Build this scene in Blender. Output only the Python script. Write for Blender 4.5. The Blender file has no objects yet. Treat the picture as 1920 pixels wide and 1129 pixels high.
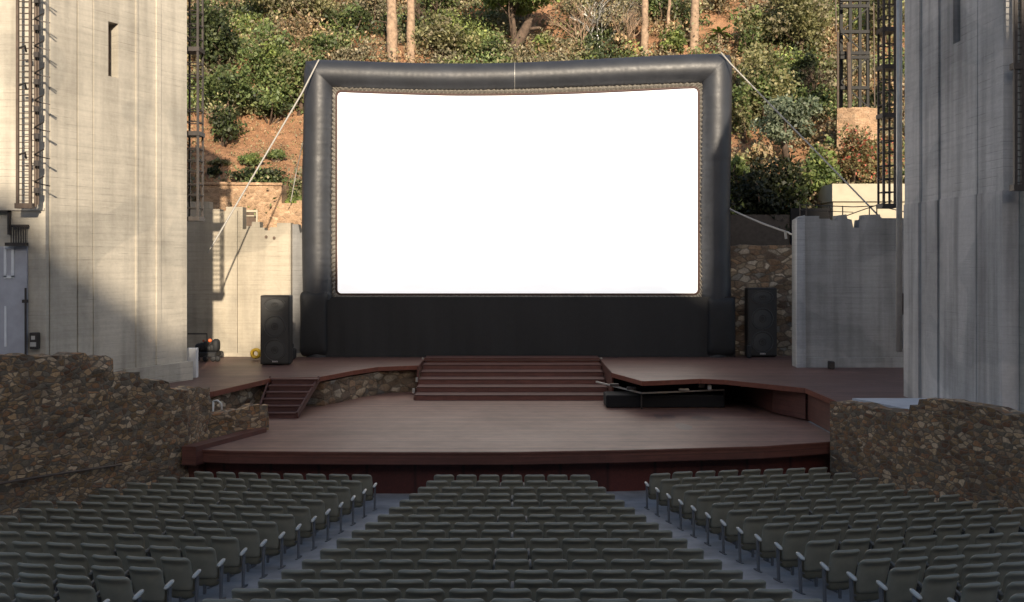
import bpy, math, random
import numpy as np
from mathutils import Vector, Matrix, noise as mnoise
random.seed(7); np.random.seed(7)
R = math.radians
SC = bpy.context.scene
COL = SC.collection

# ------------------------------------------------------------------ camera, sky, sun
F = 2007.0; HY = 490.0; CZ = 6.0
cd = bpy.data.cameras.new('camera'); cam = bpy.data.objects.new('camera', cd); COL.objects.link(cam)
cam.location = (0, 0, CZ); cam.rotation_euler = (R(90), 0, 0)
cd.sensor_width = 36; cd.lens = F / 1920 * 36; cd.shift_y = -(564.5 - HY) / 1920
cd.clip_start = .1; cd.clip_end = 2000
SC.camera = cam
AZ = 10; EL = 20        # sun behind the camera, AZ degrees to the right, EL up
w = bpy.data.worlds.new('World'); SC.world = w; w.use_nodes = True
nt = w.node_tree; bg = nt.nodes['Background']; sky = nt.nodes.new('ShaderNodeTexSky')
sky.sky_type = 'NISHITA'; sky.sun_disc = False; sky.sun_elevation = R(EL); sky.sun_rotation = R(180 - AZ)
sky.air_density = 1.0; sky.dust_density = 2.0; sky.ozone_density = 1.0
nt.links.new(sky.outputs[0], bg.inputs[0]); bg.inputs[1].default_value = 0.125
sl = bpy.data.lights.new('sun', 'SUN'); sl.energy = 4.6; sl.angle = R(.8); sl.color = (1, .85, .66)
so = bpy.data.objects.new('sun', sl); COL.objects.link(so)
tosun = Vector((math.sin(R(AZ)) * math.cos(R(EL)), -math.cos(R(AZ)) * math.cos(R(EL)), math.sin(R(EL))))
so.rotation_euler = tosun.to_track_quat('Z', 'Y').to_euler()
vs = SC.view_settings; vs.view_transform = 'Standard'; vs.look = 'None'; vs.exposure = 0.5; vs.gamma = 1

# ------------------------------------------------------------------ helpers
def P(px, py, d): return Vector(((px - 960) * d / F, d, CZ - (py - HY) * d / F))
def X(px, d): return (px - 960) * d / F
def Z(py, d): return CZ - (py - HY) * d / F

def tag(o, label=None, cat=None, group=None, kind=None):
    if label: o['label'] = label
    if cat: o['category'] = cat
    if group: o['group'] = group
    if kind: o['kind'] = kind
    return o
def thing(name, label, cat, loc=(0, 0, 0), group=None, rz=0):
    o = bpy.data.objects.new(name, None); COL.objects.link(o); o.empty_display_size = .2
    o.location = loc; o.rotation_euler = (0, 0, rz)
    return tag(o, label, cat, group)

class MB:
    def __init__(s): s.v = []; s.f = []
    def add(s, vs, fs):
        n = len(s.v); s.v += [tuple(v) for v in vs]; s.f += [tuple(i + n for i in f) for f in fs]; return s
    def box(s, x0, x1, y0, y1, z0, z1, b=0):
        if b:
            return s.bbox(x0, x1, y0, y1, z0, z1, b)
        return s.add([(x0,y0,z0),(x1,y0,z0),(x1,y1,z0),(x0,y1,z0),(x0,y0,z1),(x1,y0,z1),(x1,y1,z1),(x0,y1,z1)],
                     [(0,3,2,1),(4,5,6,7),(0,1,5,4),(1,2,6,5),(2,3,7,6),(3,0,4,7)])
    def bbox(s, x0, x1, y0, y1, z0, z1, b):
        # box with chamfered edges
        cx, cy, cz = (x0+x1)/2, (y0+y1)/2, (z0+z1)/2; hx, hy, hz = (x1-x0)/2, (y1-y0)/2, (z1-z0)/2
        V = []; idx = {}
        for sx in (-1,1):
            for sy in (-1,1):
                for sz in (-1,1):
                    for k in range(3):
                        p = [sx*(hx-b), sy*(hy-b), sz*(hz-b)]
                        p[k] = (sx*hx, sy*hy, sz*hz)[k]
                        idx[(sx,sy,sz,k)] = len(V); V.append((cx+p[0], cy+p[1], cz+p[2]))
        Fc = []
        for k in range(3):
            a, c = [i for i in range(3) if i != k]
            for sgn in (-1,1):
                q = []
                for (u, v) in ((-1,-1),(1,-1),(1,1),(-1,1)):
                    t = [0,0,0]; t[k] = sgn; t[a] = u; t[c] = v; q.append(idx[(t[0],t[1],t[2],k)])
                Fc.append(tuple(q))
        for k in range(3):      # edges along axis k
            a, c = [i for i in range(3) if i != k]
            for u in (-1,1):
                for v in (-1,1):
                    t = [0,0,0]; t[a] = u; t[c] = v
                    t0 = list(t); t0[k] = -1; t1 = list(t); t1[k] = 1
                    Fc.append((idx[(*t0,a)], idx[(*t1,a)], idx[(*t1,c)], idx[(*t0,c)]))
        for sx in (-1,1):
            for sy in (-1,1):
                for sz in (-1,1): Fc.append(tuple(idx[(sx,sy,sz,k)] for k in range(3)))
        return s.add(V, Fc)
    def obox(s, p0, p1, w, h, up=Vector((0,0,1))):
        # beam from p0 to p1, width w, height h
        p0 = Vector(p0); p1 = Vector(p1); d = (p1-p0).normalized()
        a = d.cross(up)
        if a.length < 1e-4: a = Vector((1,0,0))
        a.normalize(); b = a.cross(d)
        V = []
        for p in (p0, p1):
            for (i, j) in ((-1,-1),(1,-1),(1,1),(-1,1)): V.append(p + a*i*w/2 + b*j*h/2)
        return s.add(V, [(0,1,2,3),(7,6,5,4),(0,4,5,1),(1,5,6,2),(2,6,7,3),(3,7,4,0)])
    def tube(s, pts, r, n=8, caps=True):
        pts = [Vector(p) for p in pts]; rs = r if isinstance(r, (list, tuple)) else [r]*len(pts)
        V = []; Fc = []; ref = None
        for i, p in enumerate(pts):
            d = (pts[min(i+1, len(pts)-1)] - pts[max(i-1, 0)]).normalized()
            if ref is None:
                ref = d.cross(Vector((0,0,1)))
                if ref.length < .05: ref = Vector((1,0,0))
            a = (ref - d*ref.dot(d)).normalized(); ref = a; b = d.cross(a)
            for k in range(n):
                t = 2*math.pi*k/n; V.append(p + (a*math.cos(t) + b*math.sin(t))*rs[i])
        for i in range(len(pts)-1):
            for k in range(n): Fc.append((i*n+k, i*n+(k+1)%n, (i+1)*n+(k+1)%n, (i+1)*n+k))
        if caps: Fc.append(tuple(range(n))[::-1]); Fc.append(tuple((len(pts)-1)*n+k for k in range(n)))
        return s.add(V, Fc)
    def prism(s, pts, z0, z1):
        n = len(pts); V = [(x,y,z0) for x,y in pts] + [(x,y,z1) for x,y in pts]
        return s.add(V, [tuple(range(n))[::-1], tuple(range(n,2*n))] + [(i,(i+1)%n,n+(i+1)%n,n+i) for i in range(n)])
    def prismy(s, pts, y0, y1):        # outline in x,z extruded along y
        n = len(pts); V = [(x,y0,z) for x,z in pts] + [(x,y1,z) for x,z in pts]
        return s.add(V, [tuple(range(n)), tuple(range(n,2*n))[::-1]] + [(i,n+i,n+(i+1)%n,(i+1)%n) for i in range(n)])
    def superq(s, a, b, c, e1=.5, e2=.35, nu=24, nv=8, fn=None):
        def pw(v, e): return math.copysign(abs(v)**e, v)
        V = [];
        for j in range(1, nv):
            et = -math.pi/2 + math.pi*j/nv
            for i in range(nu):
                om = 2*math.pi*i/nu
                V.append([a*pw(math.cos(et),e1)*pw(math.cos(om),e2), b*pw(math.sin(et),e1), c*pw(math.cos(et),e1)*pw(math.sin(om),e2)])
        V.append([0,-b,0]); V.append([0,b,0])
        if fn: V = [fn(*v) for v in V]
        Fc = []
        for j in range(nv-2):
            for i in range(nu): Fc.append((j*nu+i, j*nu+(i+1)%nu, (j+1)*nu+(i+1)%nu, (j+1)*nu+i))
        m = (nv-1)*nu
        for i in range(nu):
            Fc.append((m, (i+1)%nu, i)); Fc.append((m+1, (nv-2)*nu+i, (nv-2)*nu+(i+1)%nu))
        return s.add(V, Fc)
    def ring(s, c, r, t, n=24, sx=1, sz=1, m=6):   # torus in the xz plane round c
        V = []; Fc = []
        for i in range(n):
            a = 2*math.pi*i/n
            for j in range(m):
                q = 2*math.pi*j/m; rr = r + t*math.cos(q)
                V.append((c[0]+rr*math.cos(a)*sx, c[1]+t*math.sin(q), c[2]+rr*math.sin(a)*sz))
        for i in range(n):
            for j in range(m): Fc.append((i*m+j, ((i+1)%n)*m+j, ((i+1)%n)*m+(j+1)%m, i*m+(j+1)%m))
        return s.add(V, Fc)
    def build(s, name, mat, parent=None, org=None, smooth=False, recalc=True):
        me = bpy.data.meshes.new(name)
        if org is None: org = Vector(parent.location) if parent is not None and parent.get('_w', 0) == 0 else Vector((0,0,0))
        org = Vector(org)
        me.from_pydata([tuple(Vector(v)-org) for v in s.v], [], s.f)
        if recalc:
            import bmesh
            bm = bmesh.new(); bm.from_mesh(me); bmesh.ops.recalc_face_normals(bm, faces=bm.faces); bm.to_mesh(me); bm.free()
        me.materials.append(mat)
        if smooth: me.polygons.foreach_set('use_smooth', [True]*len(me.polygons))
        o = bpy.data.objects.new(name, me); COL.objects.link(o)
        if parent is not None: o.parent = parent
        else: o.location = org
        return o

# ------------------------------------------------------------------ materials
class NT:
    def __init__(s, name):
        s.m = bpy.data.materials.new(name); s.m.use_nodes = True; s.t = s.m.node_tree; s.n = s.t.nodes
        s.b = s.n['Principled BSDF']; s.tc = s.n.new('ShaderNodeTexCoord')
    def N(s, ty, **k):
        n = s.n.new('ShaderNode'+ty)
        for a, b in k.items(): setattr(n, a, b)
        return n
    def L(s, a, b): s.t.links.new(a, b)
    def mp(s, scale=(1,1,1), rot=(0,0,0), src='Object'):
        m = s.N('Mapping'); m.inputs['Scale'].default_value = scale; m.inputs['Rotation'].default_value = rot
        s.L(s.tc.outputs[src], m.inputs[0]); return m.outputs[0]
    def noise(s, vec, scale, detail=4, rough=.55, dist=0):
        n = s.N('TexNoise'); n.inputs['Scale'].default_value = scale; n.inputs['Detail'].default_value = detail
        n.inputs['Roughness'].default_value = rough; n.inputs['Distortion'].default_value = dist
        s.L(vec, n.inputs['Vector']); return n.outputs[0]
    def ramp(s, fac, stops, interp='LINEAR'):
        r = s.N('ValToRGB'); r.color_ramp.interpolation = interp; e = r.color_ramp.elements
        while len(e) < len(stops): e.new(.5)
        for k, (p, c) in enumerate(stops):
            e[k].position = p; e[k].color = (*c, 1) if isinstance(c, (tuple, list)) else (c, c, c, 1)
        s.L(fac, r.inputs[0]); return r.outputs[0]
    def mix(s, a, b, fac, mode='MULTIPLY'):
        m = s.N('MixRGB', blend_type=mode)
        for i, v in ((0, fac), (1, a), (2, b)):
            if isinstance(v, (int, float)): m.inputs[i].default_value = v
            elif isinstance(v, tuple): m.inputs[i].default_value = (*v, 1)
            else: s.L(v, m.inputs[i])
        return m.outputs[0]
    def math(s, op, a, b=0.0):
        m = s.N('Math', operation=op)
        for i, v in enumerate((a, b)):
            if isinstance(v, (int, float)): m.inputs[i].default_value = v
            else: s.L(v, m.inputs[i])
        return m.outputs[0]
    def bump(s, h, strength=.3, dist=.02):
        b = s.N('Bump'); b.inputs['Strength'].default_value = strength; b.inputs['Distance'].default_value = dist
        s.L(h, b.inputs['Height']); s.L(b.outputs[0], s.b.inputs['Normal'])
    def col(s, c):
        if isinstance(c, tuple): s.b.inputs['Base Color'].default_value = (*c, 1)
        else: s.L(c, s.b.inputs['Base Color'])
    def rough(s, v):
        if isinstance(v, (int, float)): s.b.inputs['Roughness'].default_value = v
        else: s.L(v, s.b.inputs['Roughness'])

def simple(name, c, rough=.6, metal=0, var=.25, sc=6, bump=.1):
    t = NT(name); n = t.noise(t.mp(), sc, 5)
    t.col(t.mix(c, t.ramp(n, [(.3, 1-var), (.7, 1+var*.4)]), 1.0)); t.rough(rough); t.b.inputs['Metallic'].default_value = metal
    if bump: t.bump(n, bump, .01)
    return t.m

def concrete(name, c, streak=.35, board=1.0, k=(1,1)):
    t = NT(name)
    big = t.noise(t.mp((.25,.25,.18)), 1.6, 5, .6)
    st = t.noise(t.mp((1.5,1.5,.09)), 1.6, 3, .5)
    bd = t.noise(t.mp((.25,.25,7)), 1.0, 3, .5)
    bl = t.noise(t.mp((.9,.9,13)), 1.0, 4, .65)
    pt = t.noise(t.mp((.22,.22,.3)), 1.0, 2, .4, .3)
    brk = t.noise(t.mp((1.6,1.6,3.5)), 1.0, 3, .6)
    fine = t.noise(t.mp(), 9, 6, .7)
    # form boards: one every 0.19 m up the wall
    sep = t.N('SeparateXYZ'); t.L(t.tc.outputs['Object'], sep.inputs[0])
    fr = t.math('FRACT', t.math('MULTIPLY', sep.outputs['Z'], 5.2))
    line = t.ramp(fr, [(0, .0), (.07, 1), (.93, 1), (1, .0)])
    msk = t.mix(t.ramp(t.noise(t.mp((.35,.35,.8)), 1.0, 3, .6), [(.45, .08), (.6, 1)]), t.ramp(brk, [(.44, 0), (.56, 1)]), 1.0)
    linem = t.mix((1,1,1), line, t.mix(msk, (.9,.9,.9), 1.0), 'MIX')
    c1 = t.mix(c, t.ramp(big, [(.32, .7), (.5, .95), (.7, 1.1)]), 1.0)
    c1 = t.mix(c1, t.ramp(st, [(.33, 1-streak), (.55, 1), (.8, 1.06)]), .7)
    c1 = t.mix(c1, t.ramp(bd, [(.35, .93), (.6, 1.02)]), board)
    c1 = t.mix(c1, t.ramp(pt, [(.44, (.86,.87,.88)), (.455, (1,1,1))]), 1.0)
    c1 = t.mix(c1, t.ramp(bl, [(.3, .88), (.55, 1)]), .7*board)
    c1 = t.mix(c1, t.mix((1,1,1), linem, .42*board, 'MIX'), 1.0)
    c1 = t.mix(c1, t.ramp(fine, [(.3, .88), (.7, 1.05)]), .8)
    t.col(c1); t.rough(.88); t.bump(t.mix(t.mix(bl, fine, .4, 'MIX'), linem, .5), .5, .03)
    return t.m

def stone(name, cols, scale=3.2, mortar=(.05,.042,.035), sq=1.35, k=1.0):
    cols = [tuple(q*k for q in c) for c in cols]
    t = NT(name)
    v = t.mp((1,1,sq))
    wob = t.noise(t.mp(), 2.2, 3)
    vec = t.N('VectorMath', operation='ADD'); t.L(v, vec.inputs[0])
    sc = t.N('VectorMath', operation='SCALE'); sc.inputs['Scale'].default_value = .22
    nn = t.N('TexNoise'); nn.inputs['Scale'].default_value = 3.5; nn.inputs['Detail'].default_value = 3; t.L(t.tc.outputs['Object'], nn.inputs['Vector'])
    t.L(nn.outputs['Color'], sc.inputs[0]); t.L(sc.outputs[0], vec.inputs[1])
    def vor(feat, s):
        n = t.N('TexVoronoi', feature=feat); n.inputs['Scale'].default_value = s; t.L(vec.outputs[0], n.inputs['Vector']); return n
    v1 = vor('F1', scale); ve = vor('DISTANCE_TO_EDGE', scale)
    sep = t.N('SeparateColor'); t.L(v1.outputs['Color'], sep.inputs[0])
    c = t.ramp(sep.outputs[0], [((i+.5)/len(cols), q) for i, q in enumerate(cols)], 'CONSTANT')
    c = t.mix(c, t.ramp(sep.outputs[1], [(0, .65), (1, 1.2)]), 1.0)
    fine = t.noise(t.mp(), 14, 6, .7)
    c = t.mix(c, t.ramp(fine, [(.3, .6), (.7, 1.25)]), 1.0)
    c = t.mix(c, t.ramp(t.noise(t.mp(), .8, 4), [(.3, .65), (.7, 1.15)]), 1.0)
    e = t.ramp(ve.outputs['Distance'], [(0, 0), (.05, .25), (.13, 1)])
    c = t.mix(mortar, c, e, 'MIX')
    t.col(c); t.rough(.93); t.bump(t.mix(e, fine, .4, 'MIX'), .6, .04)
    return t.m

def wood(name, c, plank=8, axis='Y', rough=.42, var=.3):
    t = NT(name)
    sep = t.N('SeparateXYZ'); t.L(t.tc.outputs['Object'], sep.inputs[0])
    f = t.math('MULTIPLY', sep.outputs[axis], plank); fr = t.math('FRACT', f); fl = t.math('FLOOR', f)
    wn = t.N('TexWhiteNoise', noise_dimensions='1D'); t.L(fl, wn.inputs['W'])
    sc = {'X': (14,.8,14), 'Y': (.8,14,14), 'Z': (.8,.8,14)}[axis]
    g = t.noise(t.mp(sc), 1.3, 5, .6); big = t.noise(t.mp((1,1,1)), .45, 5, .6)
    gap = t.ramp(fr, [(0, .25), (.05, 1), (.95, 1), (1, .25)])
    cc = t.mix(c, t.ramp(wn.outputs['Value'], [(0, 1-var), (1, 1+var*.5)]), 1.0)
    cc = t.mix(cc, t.ramp(g, [(.3, .75), (.7, 1.12)]), 1.0)
    cc = t.mix(cc, t.ramp(big, [(.3, .84), (.5, 1.0), (.72, 1.14)]), 1.0)
    cc = t.mix(cc, t.ramp(t.noise(t.mp(), 2.3, 6, .7), [(.3, .8), (.6, 1.06)]), 1.0)
    cc = t.mix(cc, gap, .8)
    t.col(cc); t.rough(t.ramp(big, [(.3, rough+.08), (.7, rough)])); t.bump(gap, .3, .01)
    return t.m

def leafmat(name, trans=.3):
    t = NT(name); a = t.N('Attribute'); a.attribute_name = 'tint'
    t.L(a.outputs['Color'], t.b.inputs['Base Color']); t.rough(.55)
    tr = t.N('BsdfTranslucent'); t.L(t.mix(a.outputs['Color'], (1.3,1.35,.7), 1.0), tr.inputs[0])
    mx = t.N('MixShader'); mx.inputs[0].default_value = trans
    t.L(t.b.outputs[0], mx.inputs[1]); t.L(tr.outputs[0], mx.inputs[2]); t.L(mx.outputs[0], t.n['Material Output'].inputs[0])
    return t.m

M = {}
M['conc'] = concrete('board_formed_concrete', (.56,.515,.43), streak=.3)
M['conc_r'] = concrete('weathered_concrete', (.56,.54,.51), streak=.5)
M['conc_rb'] = concrete('smooth_weathered_concrete', (.53,.51,.485), streak=.6, board=.35)
M['conc_wall'] = concrete('cast_wall', (.50,.445,.35), streak=.25)
M['conc_grey'] = concrete('grey_wall', (.32,.32,.315), streak=.4)
M['cream'] = simple('cream_plaster', (.50,.445,.335), .85, var=.12, sc=2)
BR = [(a*1.3,b*1.08,c*.86) for a,b,c in ((.17,.125,.075),(.26,.20,.13),(.12,.085,.06),(.30,.25,.18),(.22,.14,.085),(.13,.125,.11),(.34,.30,.24),(.20,.16,.12),(.15,.09,.06))]
M['stone'] = stone('rubble_stone', BR, 4.9, mortar=(.13,.105,.078), sq=2.1, k=1.22)
M['stone_small'] = stone('small_rubble', BR, 4.2)
M['stone_wide'] = stone('coursed_rubble', [(.24,.17,.11),(.36,.28,.19),(.17,.12,.085),(.42,.35,.26),(.27,.17,.10),(.21,.19,.16)], 2.5, sq=1.9, mortar=(.11,.085,.06))
M['tan'] = stone('tan_block', [(.50,.33,.20),(.55,.37,.235),(.47,.30,.18),(.52,.36,.23)], 4.0, mortar=(.44,.29,.18), sq=1.8)
M['deck'] = wood('main_deck_boards', (.205,.110,.084), 7, 'Y', .5)
M['deck_up'] = wood('upper_deck_boards', (.13,.068,.056), 7, 'Y', .45)
M['step'] = wood('stair_boards', (.085,.031,.025), 7, 'Y', .6, .15)
M['riser'] = wood('riser_boards', (.15,.058,.045), 7, 'Z', .6, .15)  # paler copy of the stair wood; light contrast put into the colour
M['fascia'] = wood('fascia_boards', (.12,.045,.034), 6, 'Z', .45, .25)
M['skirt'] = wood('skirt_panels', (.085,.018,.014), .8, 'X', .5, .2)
M['paving'] = simple('aisle_concrete', (.29,.29,.295), .8, var=.4, sc=1.3)
M['ledge'] = simple('pale_flagstone', (.50,.54,.60), .8, var=.15, sc=2)
M['mast'] = simple('black_mast_steel', (.012,.012,.012), .7, 0, .2)
M['steel'] = simple('dark_steel', (.055,.048,.045), .55, .5, .3)
M['rust'] = simple('brown_steel', (.115,.085,.066), .6, .3, .3)
M['galv'] = simple('galvanised_steel', (.48,.47,.44), .45, .5, .15)
M['pipe'] = simple('pale_pipe', (.55,.54,.5), .4, .2, .15)
M['black'] = simple('black_fabric', (.012,.013,.015), .7, 0, .15)
M['void'] = simple('near_black', (.004,.004,.005), .9, 0, .1)
M['rope'] = simple('pale_rope', (.42,.40,.36), .8, 0, .1)
M['plastic_y'] = simple('yellow_plastic', (.62,.40,.03), .5, 0, .15)
M['plastic_o'] = simple('orange_plastic', (.75,.16,.05), .5, 0, .15)
M['white'] = simple('white_paint', (.62,.64,.66), .5, 0, .1)
M['door'] = simple('blue_grey_paint', (.36,.37,.41), .55, 0, .15, 3)
M['slot'] = simple('window_reveal', (.14,.10,.075), .9, 0, .3)
M['seat'] = simple('green_grey_shell', (.23,.222,.172), .42, 0, .16, 5, .15)
M['cushion'] = simple('green_grey_cushion', (.18,.172,.125), .7, 0, .15, 9)
M['arm'] = simple('pale_armrest', (.50,.51,.48), .35, .1, .15)
M['arm_in'] = simple('grey_armrest', (.11,.11,.10), .5, 0, .15)
M['post'] = simple('grey_seat_leg', (.16,.165,.175), .45, .4, .2)
M['bark'] = simple('pale_bark', (.40,.28,.19), .95, 0, .5, 5, .8)
M['bark_d'] = simple('dark_bark', (.13,.09,.065), .95, 0, .5, 5, .8)
M['leaf'] = leafmat('leaves'); M['twig'] = leafmat('dry_leaves', .1)
M['spk'] = simple('speaker_cabinet', (.013,.013,.013), .5, 0, .1)
M['badge'] = simple('badge_metal', (.6,.6,.6), .3, .6, .05)

def grille():
    t = NT('speaker_grille'); s = t.N('SeparateXYZ'); t.L(t.tc.outputs['Object'], s.inputs[0])
    f = t.math('FRACT', t.math('MULTIPLY', s.outputs['X'], 22)); r = t.ramp(f, [(0, .022), (.5, .036), (1, .022)])
    t.col(r); t.rough(.55); return t.m
M['grille'] = grille()
def soil():
    t = NT('hill_soil'); n = t.noise(t.mp(), .5, 7, .65); n2 = t.noise(t.mp(), 3.5, 6, .7)
    c = t.ramp(n, [(.3, (.20,.11,.055)), (.5, (.38,.20,.105)), (.7, (.50,.29,.16))])
    c = t.mix(c, t.ramp(n2, [(.3, .6), (.65, 1.15)]), 1.0)
    t.col(c); t.rough(.95); t.bump(n2, .9, .25); return t.m
M['soil'] = soil()
def grass():
    t = NT('grass_bank'); n = t.noise(t.mp(), 5, 6, .7); t.col(t.ramp(n, [(.3, (.10,.15,.03)), (.7, (.24,.30,.07))])); t.rough(.9); t.bump(n, 1, .1); return t.m
M['grass'] = grass()
def vinyl():
    t = NT('charcoal_vinyl'); n = t.noise(t.mp((1,1,1)), 1.1, 4, .5); n2 = t.noise(t.mp(), 6, 4)
    t.col(t.mix((.030,.033,.040), t.ramp(n, [(.3, .8), (.7, 1.2)]), 1.0)); t.rough(t.ramp(n2, [(.3, .43), (.7, .56)]))
    t.b.inputs['Specular IOR Level'].default_value = .6
    t.bump(t.mix(n, n2, .3, 'MIX'), .3, .06); return t.m
M['vinyl'] = vinyl()
M['vinyl_seam'] = simple('seam_tape', (.20,.185,.16), .45, 0, .3, 9, .4)
M['piping'] = simple('brown_piping', (.06,.025,.02), .5, 0, .2)
def screenmat():
    t = NT('white_screen_added_glow'); t.col((.86,.86,.87)); t.rough(.75)
    t.b.inputs['Emission Color'].default_value = (1,1,1,1); t.b.inputs['Emission Strength'].default_value = .5  # glow added to whiten the sheet beyond its own white colour
    return t.m
M['screen'] = screenmat()

# ------------------------------------------------------------------ terrain
ROWD = [25.7 - .887*i for i in range(20)]
_y = [888,899,911,922.7,935,947.5,962,977,990,1003,1026,1044,1064,1081,1097,1115]
ROWZ = [CZ - (_y[i]-HY)*ROWD[i]/F for i in range(16)]      # height of the seat tops
for i in range(16, 20): ROWZ.append(ROWZ[-1] + .15)
# smooth slightly
ROWZ = [ROWZ[0]] + [.25*ROWZ[i-1]+.5*ROWZ[i]+.25*ROWZ[i+1] for i in range(1,19)] + [ROWZ[19]]
SEATH = .88
def yoff(x):
    if x < -3.0: return .085*(-x-3.0)*(.35+.65*min(1,(-x-3.0)/4))
    if x > 2.9: return .30*min(1,(x-2.9)/1.2) + .15*max(0, x-3.6)
    return 0
def floorz(x, y):
    ye = y - yoff(x)
    if ye >= ROWD[0]: return max(0, ROWZ[0]-SEATH - .02*(ye-ROWD[0]))
    t = (ROWD[0]-ye)/.887; i = min(int(t), 18); f = t-i
    z = ROWZ[i]*(1-f) + ROWZ[i+1]*f
    return z - SEATH + max(0, t-19)*.15
def grid(name, xs, ys, fn, mat):
    V = [(x, y, fn(x, y)) for y in ys for x in xs]; nx = len(xs)
    Fc = [(j*nx+i, j*nx+i+1, (j+1)*nx+i+1, (j+1)*nx+i) for j in range(len(ys)-1) for i in range(nx-1)]
    me = bpy.data.meshes.new(name); me.from_pydata(V, [], Fc); me.materials.append(mat)
    me.polygons.foreach_set('use_smooth', [True]*len(me.polygons))
    o = bpy.data.objects.new(name, me); COL.objects.link(o); o['kind'] = 'structure'; return o
fr = lambda a, b, s: list(np.arange(a, b + s*.5, s))
grid('ground', [-400,-100,-40,40,100,400], [-400,-100,0,60,150,400], lambda x, y: -1.2, M['paving'])
grid('seating_floor', fr(-13, 13, .4), fr(-6, 28.9, .3), floorz, M['paving'])

def hillz(x, y):
    n = mnoise.fractal(Vector((x*.07, y*.07, 3.1)), 1.0, 2.0, 4)*1.6 + mnoise.noise(Vector((x*.35, y*.35, 0)))*.35
    h = 7.0 + (y-46)*.78 + n*min(1, max(0, (y-47.5)/5))
    if y < 46: h = 7.0 - (46-y)*2.4
    return max(h, 1.9)
grid('hillside', fr(-60, 60, .8), fr(43.2, 62, .5) + fr(63, 120, 2), hillz, M['soil'])
# unseen hill added behind the audience, ridge shaped to shade seats and stage
KP = [(-60,17),(-12,14.5),(-9,13.2),(-7.6,11.4),(-4.6,10.0),(-2.9,12.3),(-1.6,13.2),(-.4,15.6),(14,15.6),(15.5,14.1),(16.2,14.6),(17,19.6),(18.6,20.6),(20.6,20.0),(21.4,17),(23,17.0),(34,19),(80,23)]
def ridge(x):       # at y = -40
    xp = x - 40*math.tan(R(AZ))
    for (a, za), (b, zb) in zip(KP, KP[1:]):
        if a <= xp <= b: zz = za + (zb-za)*(xp-a)/(b-a); break
    else: zz = KP[0][1] if xp < KP[0][0] else KP[-1][1]
    return CZ + zz + 40*math.tan(R(EL))/math.cos(R(AZ)) + .5*mnoise.noise(Vector((x*.6, 0, 5))) + .3*mnoise.noise(Vector((x*1.7, 2, 5)))
def backhill(x, y):
    t = min(1, max(0, (-7-y)/33.0))
    if y < -40: return ridge(x) - (-40-y)*.4
    return 3.6*(1-t) + ridge(x)*t**1.2
grid('unseen_shade_hill', fr(-70, -20, 5) + fr(-19, 42, .5) + fr(45, 100, 5), [-90,-60,-48,-44,-41,-40,-39,-36,-32,-26,-20,-14,-10,-7,-6], backhill, M['soil'])

# ------------------------------------------------------------------ stage
UP = 2.16; MS = 1.16
front = [(-8.3,27.62),(-7.22,27.36),(-5,27.24),(-2.4,27.18),(0,27.2),(3,27.5),(6.6,28.05),(8.95,28.9)]
t = thing('main_stage', 'wide dark red wooden stage floor with curved front edge behind the front seats', 'stage', (0,27,0))
m = MB(); m.prism(front + [(8.95,32.6),(13,32.6),(13,41.8),(-9.6,41.8),(-9.2,31)], MS-.03, MS); m.build('deck', M['deck'], t)
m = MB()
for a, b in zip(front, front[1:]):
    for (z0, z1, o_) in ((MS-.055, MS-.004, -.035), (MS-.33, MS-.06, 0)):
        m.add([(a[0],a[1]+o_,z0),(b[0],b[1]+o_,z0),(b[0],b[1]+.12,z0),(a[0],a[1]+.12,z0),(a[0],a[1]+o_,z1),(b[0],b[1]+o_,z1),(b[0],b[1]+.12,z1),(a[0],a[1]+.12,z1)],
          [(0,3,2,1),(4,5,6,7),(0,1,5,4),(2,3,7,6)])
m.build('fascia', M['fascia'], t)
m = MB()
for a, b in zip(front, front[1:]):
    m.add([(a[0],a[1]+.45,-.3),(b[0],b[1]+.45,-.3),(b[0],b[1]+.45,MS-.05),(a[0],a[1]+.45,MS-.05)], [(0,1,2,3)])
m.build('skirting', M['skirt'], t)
# raised kerb beam at the left corner
m = MB(); m.prism([(-8.42,27.3),(-8.05,27.25),(-6.95,30.3),(-7.3,30.45)], MS-.36, MS+.12)
m.prism([(-8.40,27.7),(-8.1,27.65),(-8.0,28.2),(-8.3,28.3)], -.2, MS-.361)
tag(m.build('stage_kerb', M['fascia'], None, (-8,27.5,0)), 'dark red timber kerb at the left corner of the stage', 'kerb')
m = MB()
for (px, py, w_, h_) in ((1234,781,.12,.16),(1254,781,.2,.14),(1281,800,.22,.22),(1315,784,.3,.16),(1296,761,.5,.1),(1345,757,.28,.12),(1409,770,.1,.2)):
    d = (CZ-MS)*F/(py-HY); c = P(px, py, d); n = 10
    m.add([(c.x+w_*math.cos(2*math.pi*k/n)*(1+.2*random.random()), c.y+h_*3*math.sin(2*math.pi*k/n), MS+.004) for k in range(n)], [tuple(range(n))])
m.build('dark_patch', simple('dark_deck_tone', (.085,.045,.042), .45, 0, .3), t)  # irregular darker brown patches laid just above the deck

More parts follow.
